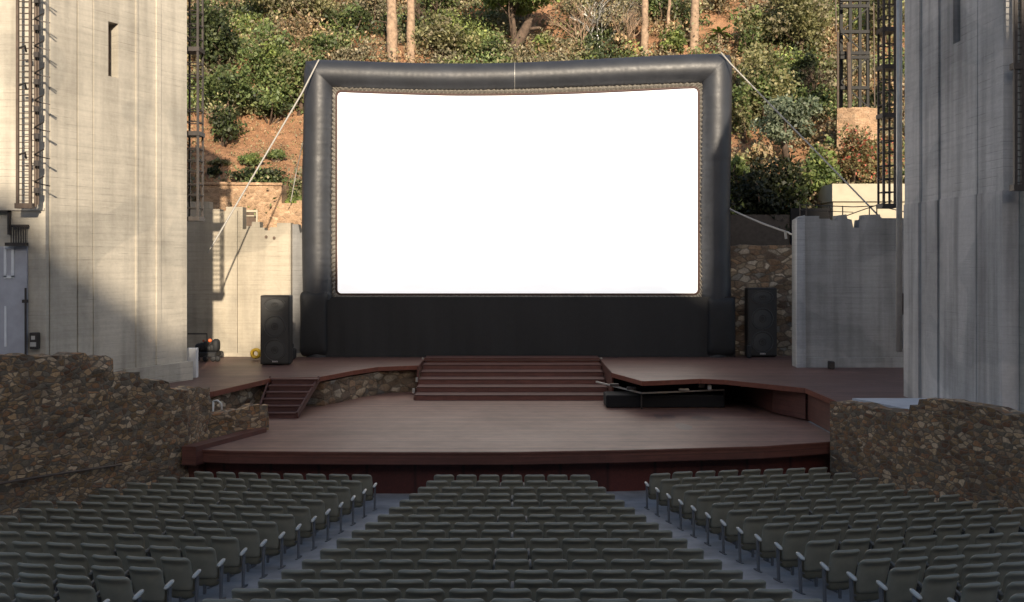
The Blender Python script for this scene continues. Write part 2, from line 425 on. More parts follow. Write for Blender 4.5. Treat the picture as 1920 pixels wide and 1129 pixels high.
uf = [(-9.6,30.2),(-8.83,31.6),(-7.93,35.2),(-6.4,35.5),(-5.6,37.6),(-4.9,38.9),(-3.45,39.5),(-3.45,41.6),(3.45,41.6),(3.45,36.9),(4.2,34.3),(6.16,35.0),(6.9,34.7),(8.9,32.4),(8.93,28.95)]
t = thing('upper_stage', 'raised upper wooden stage carrying the screen and both loudspeakers', 'stage', (0,36,0))
m = MB(); m.prism(uf + [(22,28.95),(22,46),(-16,46),(-16,30.2)], UP-.025, UP); m.build('deck', M['deck_up'], t)
eb = simple('edge_board', (.17,.055,.035), .45, 0, .25); m = MB()
for i, (a, b) in enumerate(zip(uf, uf[1:])):
    if i == 7: m.build('fascia', eb, t); m = MB()
    if i in (6, 7, 8): continue
    A = Vector((*a,0)); B = Vector((*b,0)); n = Vector((B.y-A.y, -(B.x-A.x), 0)).normalized()
    if n.y > 0 and abs(n.x) < .3: n = -n
    m.obox((a[0]+n.x*.012, a[1]+n.y*.012, UP-.075), (b[0]+n.x*.012, b[1]+n.y*.012, UP-.075), .05, .15)
m.build('fascia', eb, t)
for sx in (-1, 1): m = MB(); m.box(sx*3.475-.03, sx*3.475+.03, 36.95 if sx > 0 else 39.4, 42.5, MS+.001, UP-.03); m.build('side_panel', M['fascia'], t)
m = MB(); m.obox((8.95,28.97,1.6),(8.98,32.45,1.6),.04,.80); m.build('side_panel', M['fascia'], t)
m = MB(); m.obox((8.92,32.5,1.6),(8.3,34.0,1.6),.04,.80); m.obox((8.3,34.0,1.6),(8.0,37.3,1.6),.04,.80); m.build('side_panel', M['fascia'], t)
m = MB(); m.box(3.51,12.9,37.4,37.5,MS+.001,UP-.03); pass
m.build('recess_shade_panel', M['void'], t)  # near-black colour stands in for the deep shade of the open recess
# stage lighting strip in the dark recess on the right
L3 = [P(1118,716,37.5), P(1203,737,35.0), P(1358,731,35.6)]
t = thing('lighting_bar', 'grey equipment rail with small lamps in the dark gap right of the steps', 'light bar', (L3[1].x, L3[1].y, MS))
m = MB(); m.obox(L3[0], L3[1], .05, .05); m.obox(L3[1], L3[2], .05, .05); m.build('rail', M['galv'], t)
for (px, py, w_, h_, mt) in ((1152,722,.3,.09,'steel'),(1184,728,.3,.09,'steel'),(1282,730,.34,.08,'galv'),(1315,722,.22,.16,'steel'),(1330,726,.12,.15,'white')):
    p = P(px, py, 35.2); m = MB(); m.box(p.x-w_/2, p.x+w_/2, p.y-.08, p.y+.1, p.z-h_/2, p.z+h_/2, .015); m.build('lamp_housing', M[mt], t)
m = MB(); m.box(L3[1].x-.02, L3[1].x+.02, 35.0, 35.04, MS, L3[1].z); m.box(L3[2].x-.02, L3[2].x+.02, 35.6, 35.64, MS, L3[2].z); m.build('leg', M['steel'], t)
t0 = P(1180,745,35.3); m = MB(); m.box(X(1137,35.2), X(1360,35.2), 35.3, 36.4, MS+.01, MS+.42, .03)
tag(m.build('equipment_case', M['void'], None, (t0.x,35.3,MS)), 'long black case lying in the dark gap right of the steps', 'case')

# central steps
t = thing('centre_steps', 'broad dark red wooden steps rising to the foot of the screen', 'steps', (0,37.3,MS))
n = 6; rise = (2.245-MS)/n; run = (42.55-37.3)/n
for i in range(n):
    m = MB(); y0 = 37.3 + i*run; z1 = MS + (i+1)*rise
    m.box(-3.4, 3.4, y0-.03, y0+run-.002, z1-.04, z1, .008)
    m.box(-3.38, 3.38, y0, y0+.03, MS+i*rise+.001, z1-.041); m.build('step', M['step'], t)
    m = MB(); m.box(-3.37, 3.37, y0-.012, y0-.001, MS+i*rise+.002, z1-.045); m.build('riser', M['riser'], t)
m = MB()
for s in (-1, 1):
    for i in range(n): m.box(s*3.41-.02, s*3.41+.02, 37.33+i*run, 42.5, MS+i*rise, MS+(i+1)*rise-.045)
m.build('side_board', M['fascia'], t)
for s, pxx in ((-1,790),(1,1130)):
    m = MB()
    for i in range(4):
        d = 38.0+i*1.35; m.tube([(s*(3.5), d, MS+.9*rise*(1+i*1.5)),(s*3.5,d,MS+.9*rise*(1+i*1.5)+.16)], .05, 6)
    m.build('edge_light', M['galv'], t)

# left side steps
t = thing('side_steps', 'small dark wooden stair joining the stage to its raised left side', 'steps', (-7,33.2,MS))
n = 6; rise = (UP-.012-MS)/n; run = (35.45-33.0)/n
for i in range(n):
    y0 = 33.0+i*run; z1 = MS+(i+1)*rise; f = i/(n-1)
    xl = -7.95+.0*f; xr = -6.62+.22*f; xl = X(484+4.8*i, y0); xr = X(556+8*i, y0)
    m = MB(); m.box(xl, xr, y0-.03, y0+run-.002, z1-.04, z1); m.box(xl+.02, xr-.02, y0, y0+.025, MS+i*rise, z1-.041); m.build('step', M['step'], t)
m = MB()
m.obox((X(484,33)-.02,32.95,MS+.1),(X(508,35.4)-.02,35.4,UP-.05),.05,.2); m.obox((X(556,33)+.03,32.95,MS+.1),(X(596,35.4)+.03,35.4,UP-.05),.05,.2)
m.build('stringer', M['step'], t)

# ------------------------------------------------------------------ stone walls
def stonewall(name, pts, thick, base, mat, label, step=.22, jit=.05, cat='wall', nside=1, topjit=.05):
    # pts: (x, y, top z); the outer face runs along the points
    S = []
    for a, b in zip(pts, pts[1:]):
        L = math.hypot(b[0]-a[0], b[1]-a[1])
        if L < 1e-3: S.append(a); continue
        k = max(1, int(L/step))
        for i in range(k): f = i/k; S.append(tuple(a[j]+(b[j]-a[j])*f for j in range(3)))
    S.append(pts[-1]); nz = 14; V = []; N = len(S)
    def nrm(i):
        a = S[max(0,i-1)]; b = S[min(N-1,i+1)]; d = Vector((b[0]-a[0], b[1]-a[1], 0)); d.normalize(); return Vector((d.y, -d.x, 0))*nside
    for i, (x, y, z) in enumerate(S):
        n_ = nrm(i); tz = z + topjit*mnoise.noise(Vector((x*2.3, y*2.3, 0)))*2 + random.uniform(-.4,.4)*topjit
        for j in range(nz+1):
            zz = base + (tz-base)*j/nz; q = mnoise.noise(Vector((x*2.6, y*2.6, zz*3.3)))*jit*2
            V.append((x+n_.x*q, y+n_.y*q, zz))
        for j in range(3):
            f = (j+1)/3; V.append((x-n_.x*thick*f, y-n_.y*thick*f, tz + random.uniform(-.5,.5)*topjit))
        V.append((x-n_.x*thick, y-n_.y*thick, base))
    c = nz+5; Fc = []
    for i in range(N-1):
        for j in range(c-1): Fc.append((i*c+j, (i+1)*c+j, (i+1)*c+j+1, i*c+j+1))
    Fc.append(tuple(range(c))); Fc.append(tuple((N-1)*c+j for j in range(c))[::-1])
    m = MB(); m.add(V, Fc); o = m.build(name, mat, None, (pts[0][0], pts[0][1], base)); return tag(o, label, cat)
r = lambda v: CZ - v
stonewall('stone_wall', [(-13.1,16.6,r(1.5)),(-10.64,22.25,r(1.97)),(-9.37,25.2,r(2.23)),(-9.36,25.22,r(2.6)),(-9.04,26.0,r(2.7)),(-9.03,26.02,r(2.85)),(-8.62,26.95,r(3.05)),(-8.60,27.0,r(3.2)),(-8.38,27.6,r(3.3)),(-8.24,29.2,r(3.45))], .55, -.4, M['stone'],
  'tall brown rubble stone wall with stepped top beside the left seats', nside=1)
stonewall('stone_wall', [(-8.75,29.0,r(4.22)),(-7.9,29.6,r(4.14)),(-7.15,30.3,r(4.08)),(-7.0,30.75,r(4.1))], .35, MS-.05, M['stone'],
  'low stone parapet beside the left end of the stage floor', nside=1, jit=.035)
stonewall('stone_wall', [(8.97,28.75,r(3.72)),(9.95,25.75,r(3.66)),(9.97,25.7,r(3.42)),(10.05,25.45,r(3.40)),(10.07,25.4,r(3.2)),(11.0,22.6,r(3.2)),(13.0,16.6,r(2.7))], .5, -.4, M['stone'],
  'tall brown rubble stone wall with a step in its top beside the right seats', nside=-1)
stonewall('stone_wall', [(-9.4,31.4,UP-.2),(-8.9,32.3,UP-.2),(-8.05,35.5,UP-.2),(-6.3,35.9,UP-.2),(-5.4,38.0,UP-.2),(-4.7,39.2,UP-.2),(-3.42,39.8,UP-.2)], .3, MS-.05, M['stone_wide'],
  'low rubble wall under the curved edge of the upper stage, left of the steps', nside=1, topjit=.01)
stonewall('stone_wall', [(6.5,43.6,Z(459,43.6)),(11.7,43.6,Z(461,43.6))], .6, UP-.02, M['stone_wide'],
  'coursed rubble wall between the screen and the grey wall, behind the right loudspeaker', nside=1, jit=.06)
m = MB(); m.prism([(9.2,28.94),(9.45,28.3),(11.0,23.4),(13.2,17),(18,17),(18,28.94)], 0, CZ-3.70); m.build('terrace', M['ledge'], None, (11,26,0))['kind'] = 'structure'
m = MB(); m.prism([(10.35,26.2),(11.0,23.9),(13.6,17.2),(17.9,17.2),(17.9,26.2)], CZ-3.69, CZ-3.42); m.build('terrace', M['ledge'], None, (11.5,25,0))['kind'] = 'structure'
m = MB(); m.prism([(-9.1,27.6),(-9.9,25.2),(-11.2,22.25),(-13.7,16.6),(-22,16.6),(-22,34),(-10.2,34),(-9.3,31.3)], 0, 2.1); m.prism([(-12.6,29.5),(-11.6,24),(-14.4,17),(-21.9,17),(-21.9,30.2),(-13.2,30.2)], 2.11, CZ-2.75)
m.build('terrace', M['paving'], None, (-11,27,0))['kind'] = 'structure'

def rail(pts, label, posts):
    t = thing('handrail', label, 'handrail', pts[0])
    m = MB(); m.tube(pts, .028, 8); m.build('rail', M['rust'], t, smooth=True)
    for p, q in posts: m = MB(); m.tube([p, q], .015, 6); m.build('bracket', M['rust'], t)
def wl(y): return -8.38 - (27.6-y)*.4276
def wr(y): return 8.97 + (28.75-y)*.33
def onl(px, py, off=.14):
    k = (px-960)/F; y = (-8.38-27.6*.4276+off)/(k-.4276); return P(px, py, y)
def onr(px, py, off=.14):
    k = (px-960)/F; y = (8.97+28.75*.33-off)/(k+.33); return P(px, py, y)
a, b = onl(-60,917), onl(228,871)
rail([a, onl(80,893), b], 'thin brown handrail sloping along the left stone wall', [(q, q+Vector((-.16,.03,-.02))) for q in (onl(30,902), onl(130,885), onl(215,873))])
a, b = onr(1636,861), onr(1975,907)
rail([a, onr(1760,878), b], 'thin brown handrail sloping along the right stone wall', [(q, q+Vector((.16,.03,-.02))) for q in (onr(1650,863), onr(1770,879), onr(1890,895))])
q = [P(400,752,31), P(408,751,31), P(415,757,31), P(416,768,31), P(411,781,31)]
m = MB(); m.tube(q, .03, 8); m.tube([P(400,752,31), P(399,800,31)], .03, 8)
tag(m.build('hoop_rail', M['pipe'], None, q[0], smooth=True), 'pale bent grab rail above the low stone parapet', 'grab rail')

# ------------------------------------------------------------------ towers
def panels(m, A, B, edges, offs, z0, z1, n):
    # vertical panels between A and B (plan) at fractions edges, each stood out by offs along n
    for i in range(len(offs)):
        a = A + (B-A)*edges[i]; b = A + (B-A)*edges[i+1]; o = offs[i]
        m.add([(a.x,a.y,z0),(b.x,b.y,z0),(b.x+n.x*o,b.y+n.y*o,z0),(a.x+n.x*o,a.y+n.y*o,z0),(a.x,a.y,z1),(b.x,b.y,z1),(b.x+n.x*o,b.y+n.y*o,z1),(a.x+n.x*o,a.y+n.y*o,z1)],
          [(2,3,7,6),(0,3,7,4),(1,2,6,5),(4,5,6,7),(0,1,2,3)])
TOP = 17.0
LA = Vector((-12.87,29.84,0)); LB = Vector((-10.55,34.7,0)); Ln = Vector((.906,-.4226,0))
def lf(px):       # fraction along the left face for a pixel column
    k = (px-960)/F; d = LB-LA; return (k*LA.y-LA.x)/(d.x-k*d.y)
t = thing('concrete_tower', 'tall cream sunlit concrete tower with a slit window, left of the screen', 'tower', (-12.5,32,2))
m = MB()
core = [(-12.87,29.84),(-10.58,34.68),(-12.5,37.5),(-20,37.5),(-20,29.84)]
def inset(p, q): return p + (q-p)
m.prism([(x-.35*Ln.x if i < 2 else x, y-.35*Ln.y+ (.0) if i < 2 else y) for i, (x, y) in enumerate(core)], 1.5, TOP)
m.build('wall', M['conc'], t)
wi0, wi1 = lf(203), lf(222)
ed = [0, lf(144), lf(147), lf(174), lf(176), wi0, wi1, lf(254), lf(258), lf(292), lf(300), 1]
of = [.36, .28, .355, .31, .36, None, .36, .40, .365, .41, .375]
m = MB()
A2 = LA - Ln*.36; B2 = LB - Ln*.36
for i in range(len(of)):
    if of[i] is None:
        c = A2 + (B2-A2)*((wi0+wi1)/2)
        d0 = c.y; zt = Z(38, 31.6); zb = Z(141, 31.6)
        panels(m, A2, B2, [ed[i], ed[i+1]], [.36], 1.5, zb, Ln); panels(m, A2, B2, [ed[i], ed[i+1]], [.36], zt, TOP, Ln)
        # sloped sill below the slit
        a = A2+(B2-A2)*wi0; b = A2+(B2-A2)*wi1
        m.add([a+Ln*.361+Vector((0,0,zb-.45)), b+Ln*.361+Vector((0,0,zb-.45)), b+Ln*.361+Vector((0,0,zb)), b+Ln*.05+Vector((0,0,zb+.02)), a+Ln*.05+Vector((0,0,zb+.02)), a+Ln*.361+Vector((0,0,zb))], [(2,3,4,5)])
    else: panels(m, A2, B2, [ed[i], ed[i+1]], [of[i]], 1.5, TOP, Ln)
m.build('facing', M['conc'], t)
m = MB(); panels(m, A2, B2, [wi0-.002, wi1+.002], [.03], Z(141,31.6), Z(38,31.6), Ln); m.build('slit_window', M['slot'], t)
# front wing facing the audience
m = MB(); m.box(-20, -12.9, 29.6, 29.83, 1.5, TOP); 
for zz in (Z(392,29.6),): m.box(-20,-12.92,29.55,29.6,zz-.04,zz+.03)
m.build('front_wall', M['conc'], t)
# plinth
m = MB(); m.prism([(-11.6,32.2),(-10.35,34.75),(-10.8,35),(-12.2,32.4)], 1.9, 3.35-.6); m.build('plinth', M['conc'], t)
# door, grille, box on the front wing
dt = MB(); dt.box(X(-22,29.5), X(50,29.5), 29.52, 29.6, Z(667,29.5), Z(462,29.5), .01); do = dt.build('door', M['door'], t)
m = MB(); 
for (x0, x1, y0, y1) in ((4,9,466,520),(18,23,466,520),(4,23,462,467),(4,23,517,522),(5,9,574,650)):
    m.box(X(x0,29.4), X(x1,29.4), 29.49, 29.519, Z(y1,29.5), Z(y0,29.5))
m.build('panel_moulding', M['white'], do, org=do.parent.location)
m = MB(); m.tube([P(48,380+160,29.4), P(48,668,29.4)], .03, 8); m.box(X(41,29.4),X(50,29.4),29.4,29.5,Z(568,29.4),Z(562,29.4)); m.build('pipe', M['steel'], t)
m = MB(); m.box(X(54,29.4),X(70,29.4),29.42,29.595,Z(655,29.4),Z(624,29.4),.02); m.build('control_box', M['steel'], t)
m = MB(); m.box(X(56,29.4),X(67,29.4),29.41,29.42,Z(650,29.4),Z(642,29.4)); m.box(X(58,29.4),X(65,29.4),29.41,29.42,Z(637,29.4),Z(630,29.4)); m.build('label_plate', M['galv'], t)
m = MB(); m.box(X(12,29.4),X(50,29.4),29.3,29.5,Z(461,29.4),Z(455,29.4)); m.box(X(18,29.4),X(50,29.4),29.45,29.55,Z(426,29.4),Z(421,29.4))
for k in range(7): px = 19+k*4.6; m.box(X(px,29.4),X(px+1.6,29.4),29.42,29.45,Z(455,29.4),Z(424,29.4))
m.box(X(-15,29.4),X(16,29.4),29.45,29.55,Z(398,29.4),Z(394,29.4)); m.box(X(12,29.4),X(16,29.4),29.45,29.55,Z(440,29.4),Z(394,29.4))
m.build('vent_grille', M['steel'], t)

def ladder(name, d, px0, px1, y0, y1, rung, label, cat, extra=(), thick=(), mat='steel', group=None, rr=.035, back=None):
    x0, x1 = X(px0, d), X(px1, d); zt, zb = Z(y0, d), Z(y1, d)
    t = thing(name, label, cat, (x0, d, zb), group)
    for x in (x0, x1):
        m = MB(); m.obox((x,d,zb),(x,d,zt),.07,.07,Vector((0,1,0))); m.build('rail', M[mat], t)
    if back:
        for x in (x0, x1): m = MB(); m.obox((x,d+back,zb),(x,d+back,zt),.06,.06,Vector((0,1,0))); m.build('rail', M[mat], t)
    for y in rung:
        z = Z(y, d); m = MB(); m.tube([(x0,d,z),(x1,d,z)], rr*.6, 6)
        if back: m.tube([(x0,d+back,z),(x1,d+back,z)], rr*.6, 6); m.tube([(x1,d,z),(x1,d+back,z)], rr*.6, 6); m.tube([(x0,d,z),(x0,d+back,z)], rr*.6, 6)
        m.build('rung', M[mat], t)
    for y in thick:
        z = Z(y, d); m = MB(); m.box(x0-.06, x1+.06, d-.06, d+(back or .1)+.06, z-.07, z+.07); m.build('crossbar', M[mat], t)
    return t
t = ladder('wall_ladder', 29.05, 33, 57, -40, 388, list(np.arange(-30, 386, 11)), 'brown steel ladder fixed high on the front of the left tower', 'ladder', thick=(386,), mat='rust', rr=.022)
for y in (90,160,290): m = MB(); m.tube([P(36,y,28.95), P(47,y-4,28.8), P(49,y+7,28.95)], .03, 6); m.build('bracket', M['steel'], t)
t = thing('cable_riser', 'vertical conduit with rows of short arms beside the left ladder', 'conduit', P(68,390,29.2))
m = MB(); m.tube([P(67,-40,29.2), P(67,388,29.2)], .045, 8); m.tube([P(72,-40,29.2), P(72,384,29.2)], .025, 8); m.build('riser', M['rust'], t)
for k in range(8):
    y = -40+k*51; m = MB(); m.obox(P(64,y+24,29.15), P(82,y+14,28.7), .03, .03); m.obox(P(70,y+27,29.2), P(94,y+32,29.3), .025, .03); m.box(X(67,29)-.06,X(67,29)+.06,29.0,29.15,Z(y+45,29),Z(y+35,29)); m.build('arm', M['steel'], t)
ladder('truss_tower', 35.1, 346, 371, -40, 412, (20,45,70,117,140,162,205,228,278,300,320,345,365,390), 'dark steel truss column just right of the left tower', 'truss', thick=(92,250,410), back=.55, mat='steel')
ladder('truss_tower', 34.2, 1657, 1678, -40, 388, (8,30,55,82,104,150,170,195,240,264,285,310,335,360), 'dark steel truss column just left of the right tower', 'truss', thick=(55,125,216,386), back=.5, mat='steel')
ladder('wall_ladder', 24.0, 1904, 1917, -40, 352, list(np.arange(-30, 350, 12)), 'dark steel ladder on the front of the right tower at the picture edge', 'ladder', mat='steel', thick=(124,352), rr=.02)

# right tower
t = thing('concrete_tower', 'tall grey shaded concrete tower with board marks, right of the screen', 'tower', (13,27,2))
XR = 11.2
m = MB(); m.prism([(XR+.36,24.42),(13.2,24.42),(13.2,30.45),(XR+.36,30.45)], 1.9, TOP); m.build('wall', M['conc_r'], t)
def rfY(px): return XR*F/(px-960)
A2 = Vector((XR+.36,30.5,0)); B2 = Vector((XR+.36,24.4,0)); Rn = Vector((-1,0,0))
def rf(px): return (30.5-rfY(px))/(30.5-24.4)
ed = [0, rf(1724), rf(1728), rf(1757), rf(1764), rf(1787), rf(1801), rf(1832), rf(1838), 1]
of = [.37, .30, .33, .27, .36, None, .36, .345, .36]
m = MB()
zs = Z(80, rfY(1794)); ZJ = Z(372, 27.5)
for i, o_ in enumerate(of):
    if o_ is None: panels(m, A2, B2, [ed[i], ed[i+1]], [.36], ZJ, zs, Rn)
    else: panels(m, A2, B2, [ed[i], ed[i+1]], [o_], ZJ, TOP, Rn)
m.build('facing', M['conc_r'], t)
m = MB()
for i, o_ in enumerate(of): panels(m, A2, B2, [ed[i], ed[i+1]], [(o_ or .36)+.03], 1.9, ZJ-.002, Rn)
m.build('base_facing', M['conc_rb'], t)
m = MB(); panels(m, A2, B2, [ed[5]-.002, ed[6]+.002], [.04], zs, TOP-.01, Rn); m.build('slit_window', M['slot'], t)
m = MB(); m.box(XR+.37, 13.2, 24.18, 24.41, 2.3, TOP); m.build('front_wall', M['conc'], t)
m = MB(); m.tube([(X(1686,31.2),31.2,UP+1.2),(X(1686,31.2),31.2,TOP)], .085, 12)
tag(m.build('drainpipe', M['pipe'], None, (X(1686,31.2),31.2,UP), smooth=True), 'pale vertical pipe along the near edge of the right tower', 'pipe')
for (a, b, c, e, w_) in ((1683,1694,550,590,'upper'),(1684,1692,620,655,'lower')):
    m = MB(); m.box(X(a,31.4), X(b,31.4), 31.35, 31.5, Z(e,31.4), Z(c,31.4), .02)
    tag(m.build('junction_box', M['steel'], None, P(1688,e,31.4)), w_ + ' one of the two small dark boxes beside the pale vertical pipe', 'junction box')

# ------------------------------------------------------------------ back walls
def outline(pts, d, base): return [(X(p,d), Z(q,d)) for p, q in pts] + [(X(pts[-1][0],d), base), (X(pts[0][0],d), base)]
d = 43.0
t = thing('castle_wall', 'pale concrete wall with notched top behind the left loudspeaker', 'wall', (-10.5,d,UP))
m = MB(); m.prismy(outline([(300,378),(392,378),(392,392),(412,392),(412,396),(424,396),(424,388),(455,388),(455,430),(462,430),(462,424),(472,424),(472,416),(487,416),(487,427),(496,427),(496,432),(506,432),(506,426),(519,426),(519,418),(545,418)], d, UP), d, d+.6)
m.build('wall', M['conc_wall'], t)
m = MB(); m.prismy(outline([(545,420),(556,420),(559,436),(562,436),(565,420),(600,420)], d, UP), d+.35, d+.9); m.build('return_wall', M['conc_grey'], t)  # grey tone puts the shade of this recessed strip into its colour
m = MB(); m.box(X(424,d),X(446,d),d-.12,d-.005,UP+.02,Z(395,d)); m.box(X(340,d),X(575,d),d-.1,d-.006,UP+.01,UP+.16); m.build('pier', M['conc_wall'], t)
m = MB()
for (a, b) in ((499,444),(514,446)): m.tube([P(a,b,d-.01),P(a,b,d-.06)], .06, 8)
m.build('drain_hole', M['slot'], t)
t = thing('terrace_house', 'low tan block building with a small framed opening behind the left wall', 'building', (-11,46,5))
d = 46.2
m = MB(); m.prismy(outline([(375,343),(528,345),(528,381),(556,381),(556,376),(600,376)], d, 3.0), d, d+1.6); m.build('wall', M['tan'], t)
m = MB(); m.prismy([(X(a,d),Z(b,d)) for a, b in ((374,341),(530,343),(530,348),(374,346))], d-.08, d-.004); m.build('coping', M['tan'], t)
m = MB(); m.box(X(456,d),X(482,d),d-.05,d-.004,Z(424,d),Z(396,d)); w_ = m.build('window', M['slot'], t)
m = MB(); m.box(X(454,d),X(484,d),d-.1,d-.051,Z(398,d),Z(394,d)); m.box(X(481,d),X(484,d),d-.1,d-.051,Z(424,d),Z(398,d)); m.box(X(461,d),X(463,d),d-.1,d-.051,Z(424,d),Z(404,d)); m.box(X(461,d),X(481,d),d-.1,d-.051,Z(406,d),Z(404,d)); m.build('frame', M['cream'], w_, org=t.location)
m = MB(); m.prism([(X(536,47),46.8),(X(600,47),46.8),(X(600,52),51.5),(X(545,52),51.5)], 0, 1)
V = m.v; m.v = [(x, y, (Z(382,46.9)-.3 if z == 0 else (Z(378,46.9) if y < 47 else Z(345,50)+.35))) for x, y, z in V]
tag(m.build('grass_bank', M['grass'], None, (X(560,47),47,8)), None, None, kind='structure')

t = thing('concrete_wall', 'grey concrete wall with notched top behind the right loudspeaker', 'wall', (14,38.8,UP))
d = 38.8
m = MB(); m.prismy(outline([(1493,412),(1504,405),(1536,405),(1536,410),(1556,410),(1558,413),(1571,413),(1571,404),(1587,402),(1589,410),(1597,412),(1600,427),(1610,427),(1612,412),(1620,411),(1621,403),(1650,402),(1651,409),(1720,409)], d, UP), d, d+.6); m.build('wall', M['conc_grey'], t)
m = MB(); m.prismy([(X(a,d),Z(b,d)) for a, b in ((1492,410),(1507,404),(1509,700),(1492,700))], d-.16, d-.004); m.build('pier', concrete('pier_concrete', (.42,.43,.44)), t)
m = MB(); m.box(X(1505,d),X(1720,d),d-.12,d-.005,UP,UP+.35); m.build('footing', M['conc_grey'], t)
t = thing('utility_building', 'small cream flat-roofed block catching sun behind the grey right wall', 'building', (15,46,6))
d = 45
m = MB(); m.box(X(1562,d),X(1720,d),d,d+3,3,Z(378,d)); m.build('wall', M['cream'], t)
m = MB(); m.box(X(1559,d),X(1720,d),d-.12,d+3.1,Z(378,d)+.002,Z(345,d)); m.build('roof', M['cream'], t)
m = MB(); m.box(X(1485,d),X(1561,d),d+.2,d+.3,5,Z(390,d))
tag(m.build('screen_fence', M['void'], None, (X(1520,d),d,5)), 'black fence panel beside the cream block', 'fence')
m = MB(); m.box(X(1372,d),X(1484,d),d+.3,d+.4,5,Z(402,d))
tag(m.build('screen_fence', M['steel'], None, (X(1430,d),d,5)), 'dull dark fence panel above the coursed rubble wall', 'fence')
t = thing('pipe_railing', 'thin steel pipe railing on top of the grey right wall', 'railing', P(1500,405,39.6))
for px, yy in ((1500,383),(1512,383),(1555,385),(1580,386),(1630,388),(1644,386)): m = MB(); m.tube([P(px,412,39.3), P(px,yy,39.3)], .022, 6); m.build('post', M['steel'], t)
m = MB(); m.tube([P(1500,384,39.3), P(1600,388,39.3), P(1644,386,39.3), P(1700,398,39.3)], .02, 6); m.tube([P(1586,405,39.3), P(1622,392,39.3), P(1672,376,39.3)], .02, 6); m.tube([P(1500,394,39.3), P(1600,398,39.3)], .015, 6); m.build('rail', M['steel'], t)

# lattice mast on stone pedestal
d = 50.5
t = thing('lattice_mast', 'black steel lattice mast rising from the stone pier on the right hillside', 'mast', P(1600,208,d))
for px in (1577,1594,1612,1627):
    m = MB(); m.obox(P(px,-40,d+(px%2)*.5), P(px,206,d+(px%2)*.5), .14, .14, Vector((0,1,0))); m.build('leg', M['mast'], t)
for y in (0,12,60,100,108,165): m = MB(); m.box(X(1575,d),X(1629,d),d-.1,d+.1,Z(y+3,d),Z(y-3,d)); m.build('crossbar', M['mast'], t)
m = MB()
for k, y in enumerate((15,60,108,155)): a, b = (1577,1627) if k % 2 else (1627,1577); m.obox(P(a,y,d-.05), P(b,y+45,d-.05), .06, .06)
m.build('brace', M['mast'], t)
m = MB(); m.tube([P(1571,60,d-.3),P(1571,206,d-.3)], .05, 8); m.tube([P(1591,80,d-.3),P(1593,208,d-.3)], .1, 8); m.tube([P(1638,5,d),P(1640,200,d)], .03, 6); m.tube([P(1566,-40,d-.3),P(1568,60,d-.3)], .03, 6); m.build('conduit', M['rust'], t)
stonewall('stone_pier', [(X(1562,d),d-.6,Z(208,d)),(X(1590,d),d-1.0,Z(206,d)),(X(1633,d),d-1.0,Z(207,d))], 1.6, Z(290,d), M['tan'], 'tan stone pier under the lattice mast', jit=.04, cat='pier')

# ------------------------------------------------------------------ inflatable screen
SD = 43.5
scr = thing('inflatable_screen', 'huge inflatable outdoor cinema screen with charcoal frame and blank white screen', 'cinema screen', (0,SD,UP))
def edge_top(px): # outer top edge of the frame in photo pixels
    return 112 + (px-600)*(.0) + (8*math.sin(math.pi*min(1,max(0,(px-600)/760))) if True else 0) - 13*max(0,(px-900)/470)
def edge_in(px): return 171 + 8*math.sin(math.pi*min(1,max(0,(px-635)/675))) - 8*max(0,(px-850)/460)
rx = 30*SD/F*1.02
C0 = (601, 141); C1 = (1341, 131); U = SD/F
def sst(t_): t_ = min(1, max(0, t_)); return t_*t_*(3-2*t_)
legL = [(600-3*math.sin(math.pi*sst((690-y)/550)), y, 30.5 if y > 300 else 30) for y in np.arange(690, 141, -4)] + [(601, 141, 30)]
legR = [(1341-3*math.sin(math.pi*sst((690-y)/560)), y, 30.5 if y > 300 else 31) for y in np.arange(690, 131, -4)] + [(1341, 131, 31)]
top = []
for px in np.arange(601, 1342, 4): f = (px-601)/740; top.append((px, 141 - 10*f + 9.5*math.sin(math.pi*f)**1.2 + 2*math.sin(2*math.pi*f), 29 + f*1.5 - 2*math.sin(math.pi*f)))
top[-1] = (1341, 131, 30.5)
n = 40; m = MB(); RP = [P(a, b, SD) for a, b, _ in top]; RR = [c*U for _, _, c in top]
def leg(path, inx, zc):
    V = []; N = len(path)
    for i, (a, b, r_) in enumerate(path):
        p = P(a, b, SD); r_ = r_*U; s_ = sst(1-(zc-p.z)/1.3)
        for k in range(n):
            th = 2*math.pi*k/n; w2 = math.sin(i*1.7)*.5+random.uniform(-.6,.6)
            co = math.cos(th); rr = r_*(1 + (.03*w2*max(0, co+.1)**2 + .006*math.sin(i*2.6)*max(0, co+.6))*(1-s_) + .008*mnoise.noise(p*1.1+Vector((0,0,k*.1))))
            if co < 0: rr *= 1 - .13*sst(1-(zc-p.z)/.5)*co*co
            u = co*rr; V.append((p.x + inx*u, p.y - math.sin(th)*rr*1.1, p.z - u*s_))
    m.add(V, [(i*n+k, i*n+(k+1)%n, (i+1)*n+(k+1)%n, (i+1)*n+k) for i in range(N-1) for k in range(n)] + [tuple(range(n))])
leg(legL, 1, P(*C0, SD).z); leg(legR, -1, P(*C1, SD).z)
V = []; N = len(top); xl, xr = P(*C0, SD).x, P(*C1, SD).x
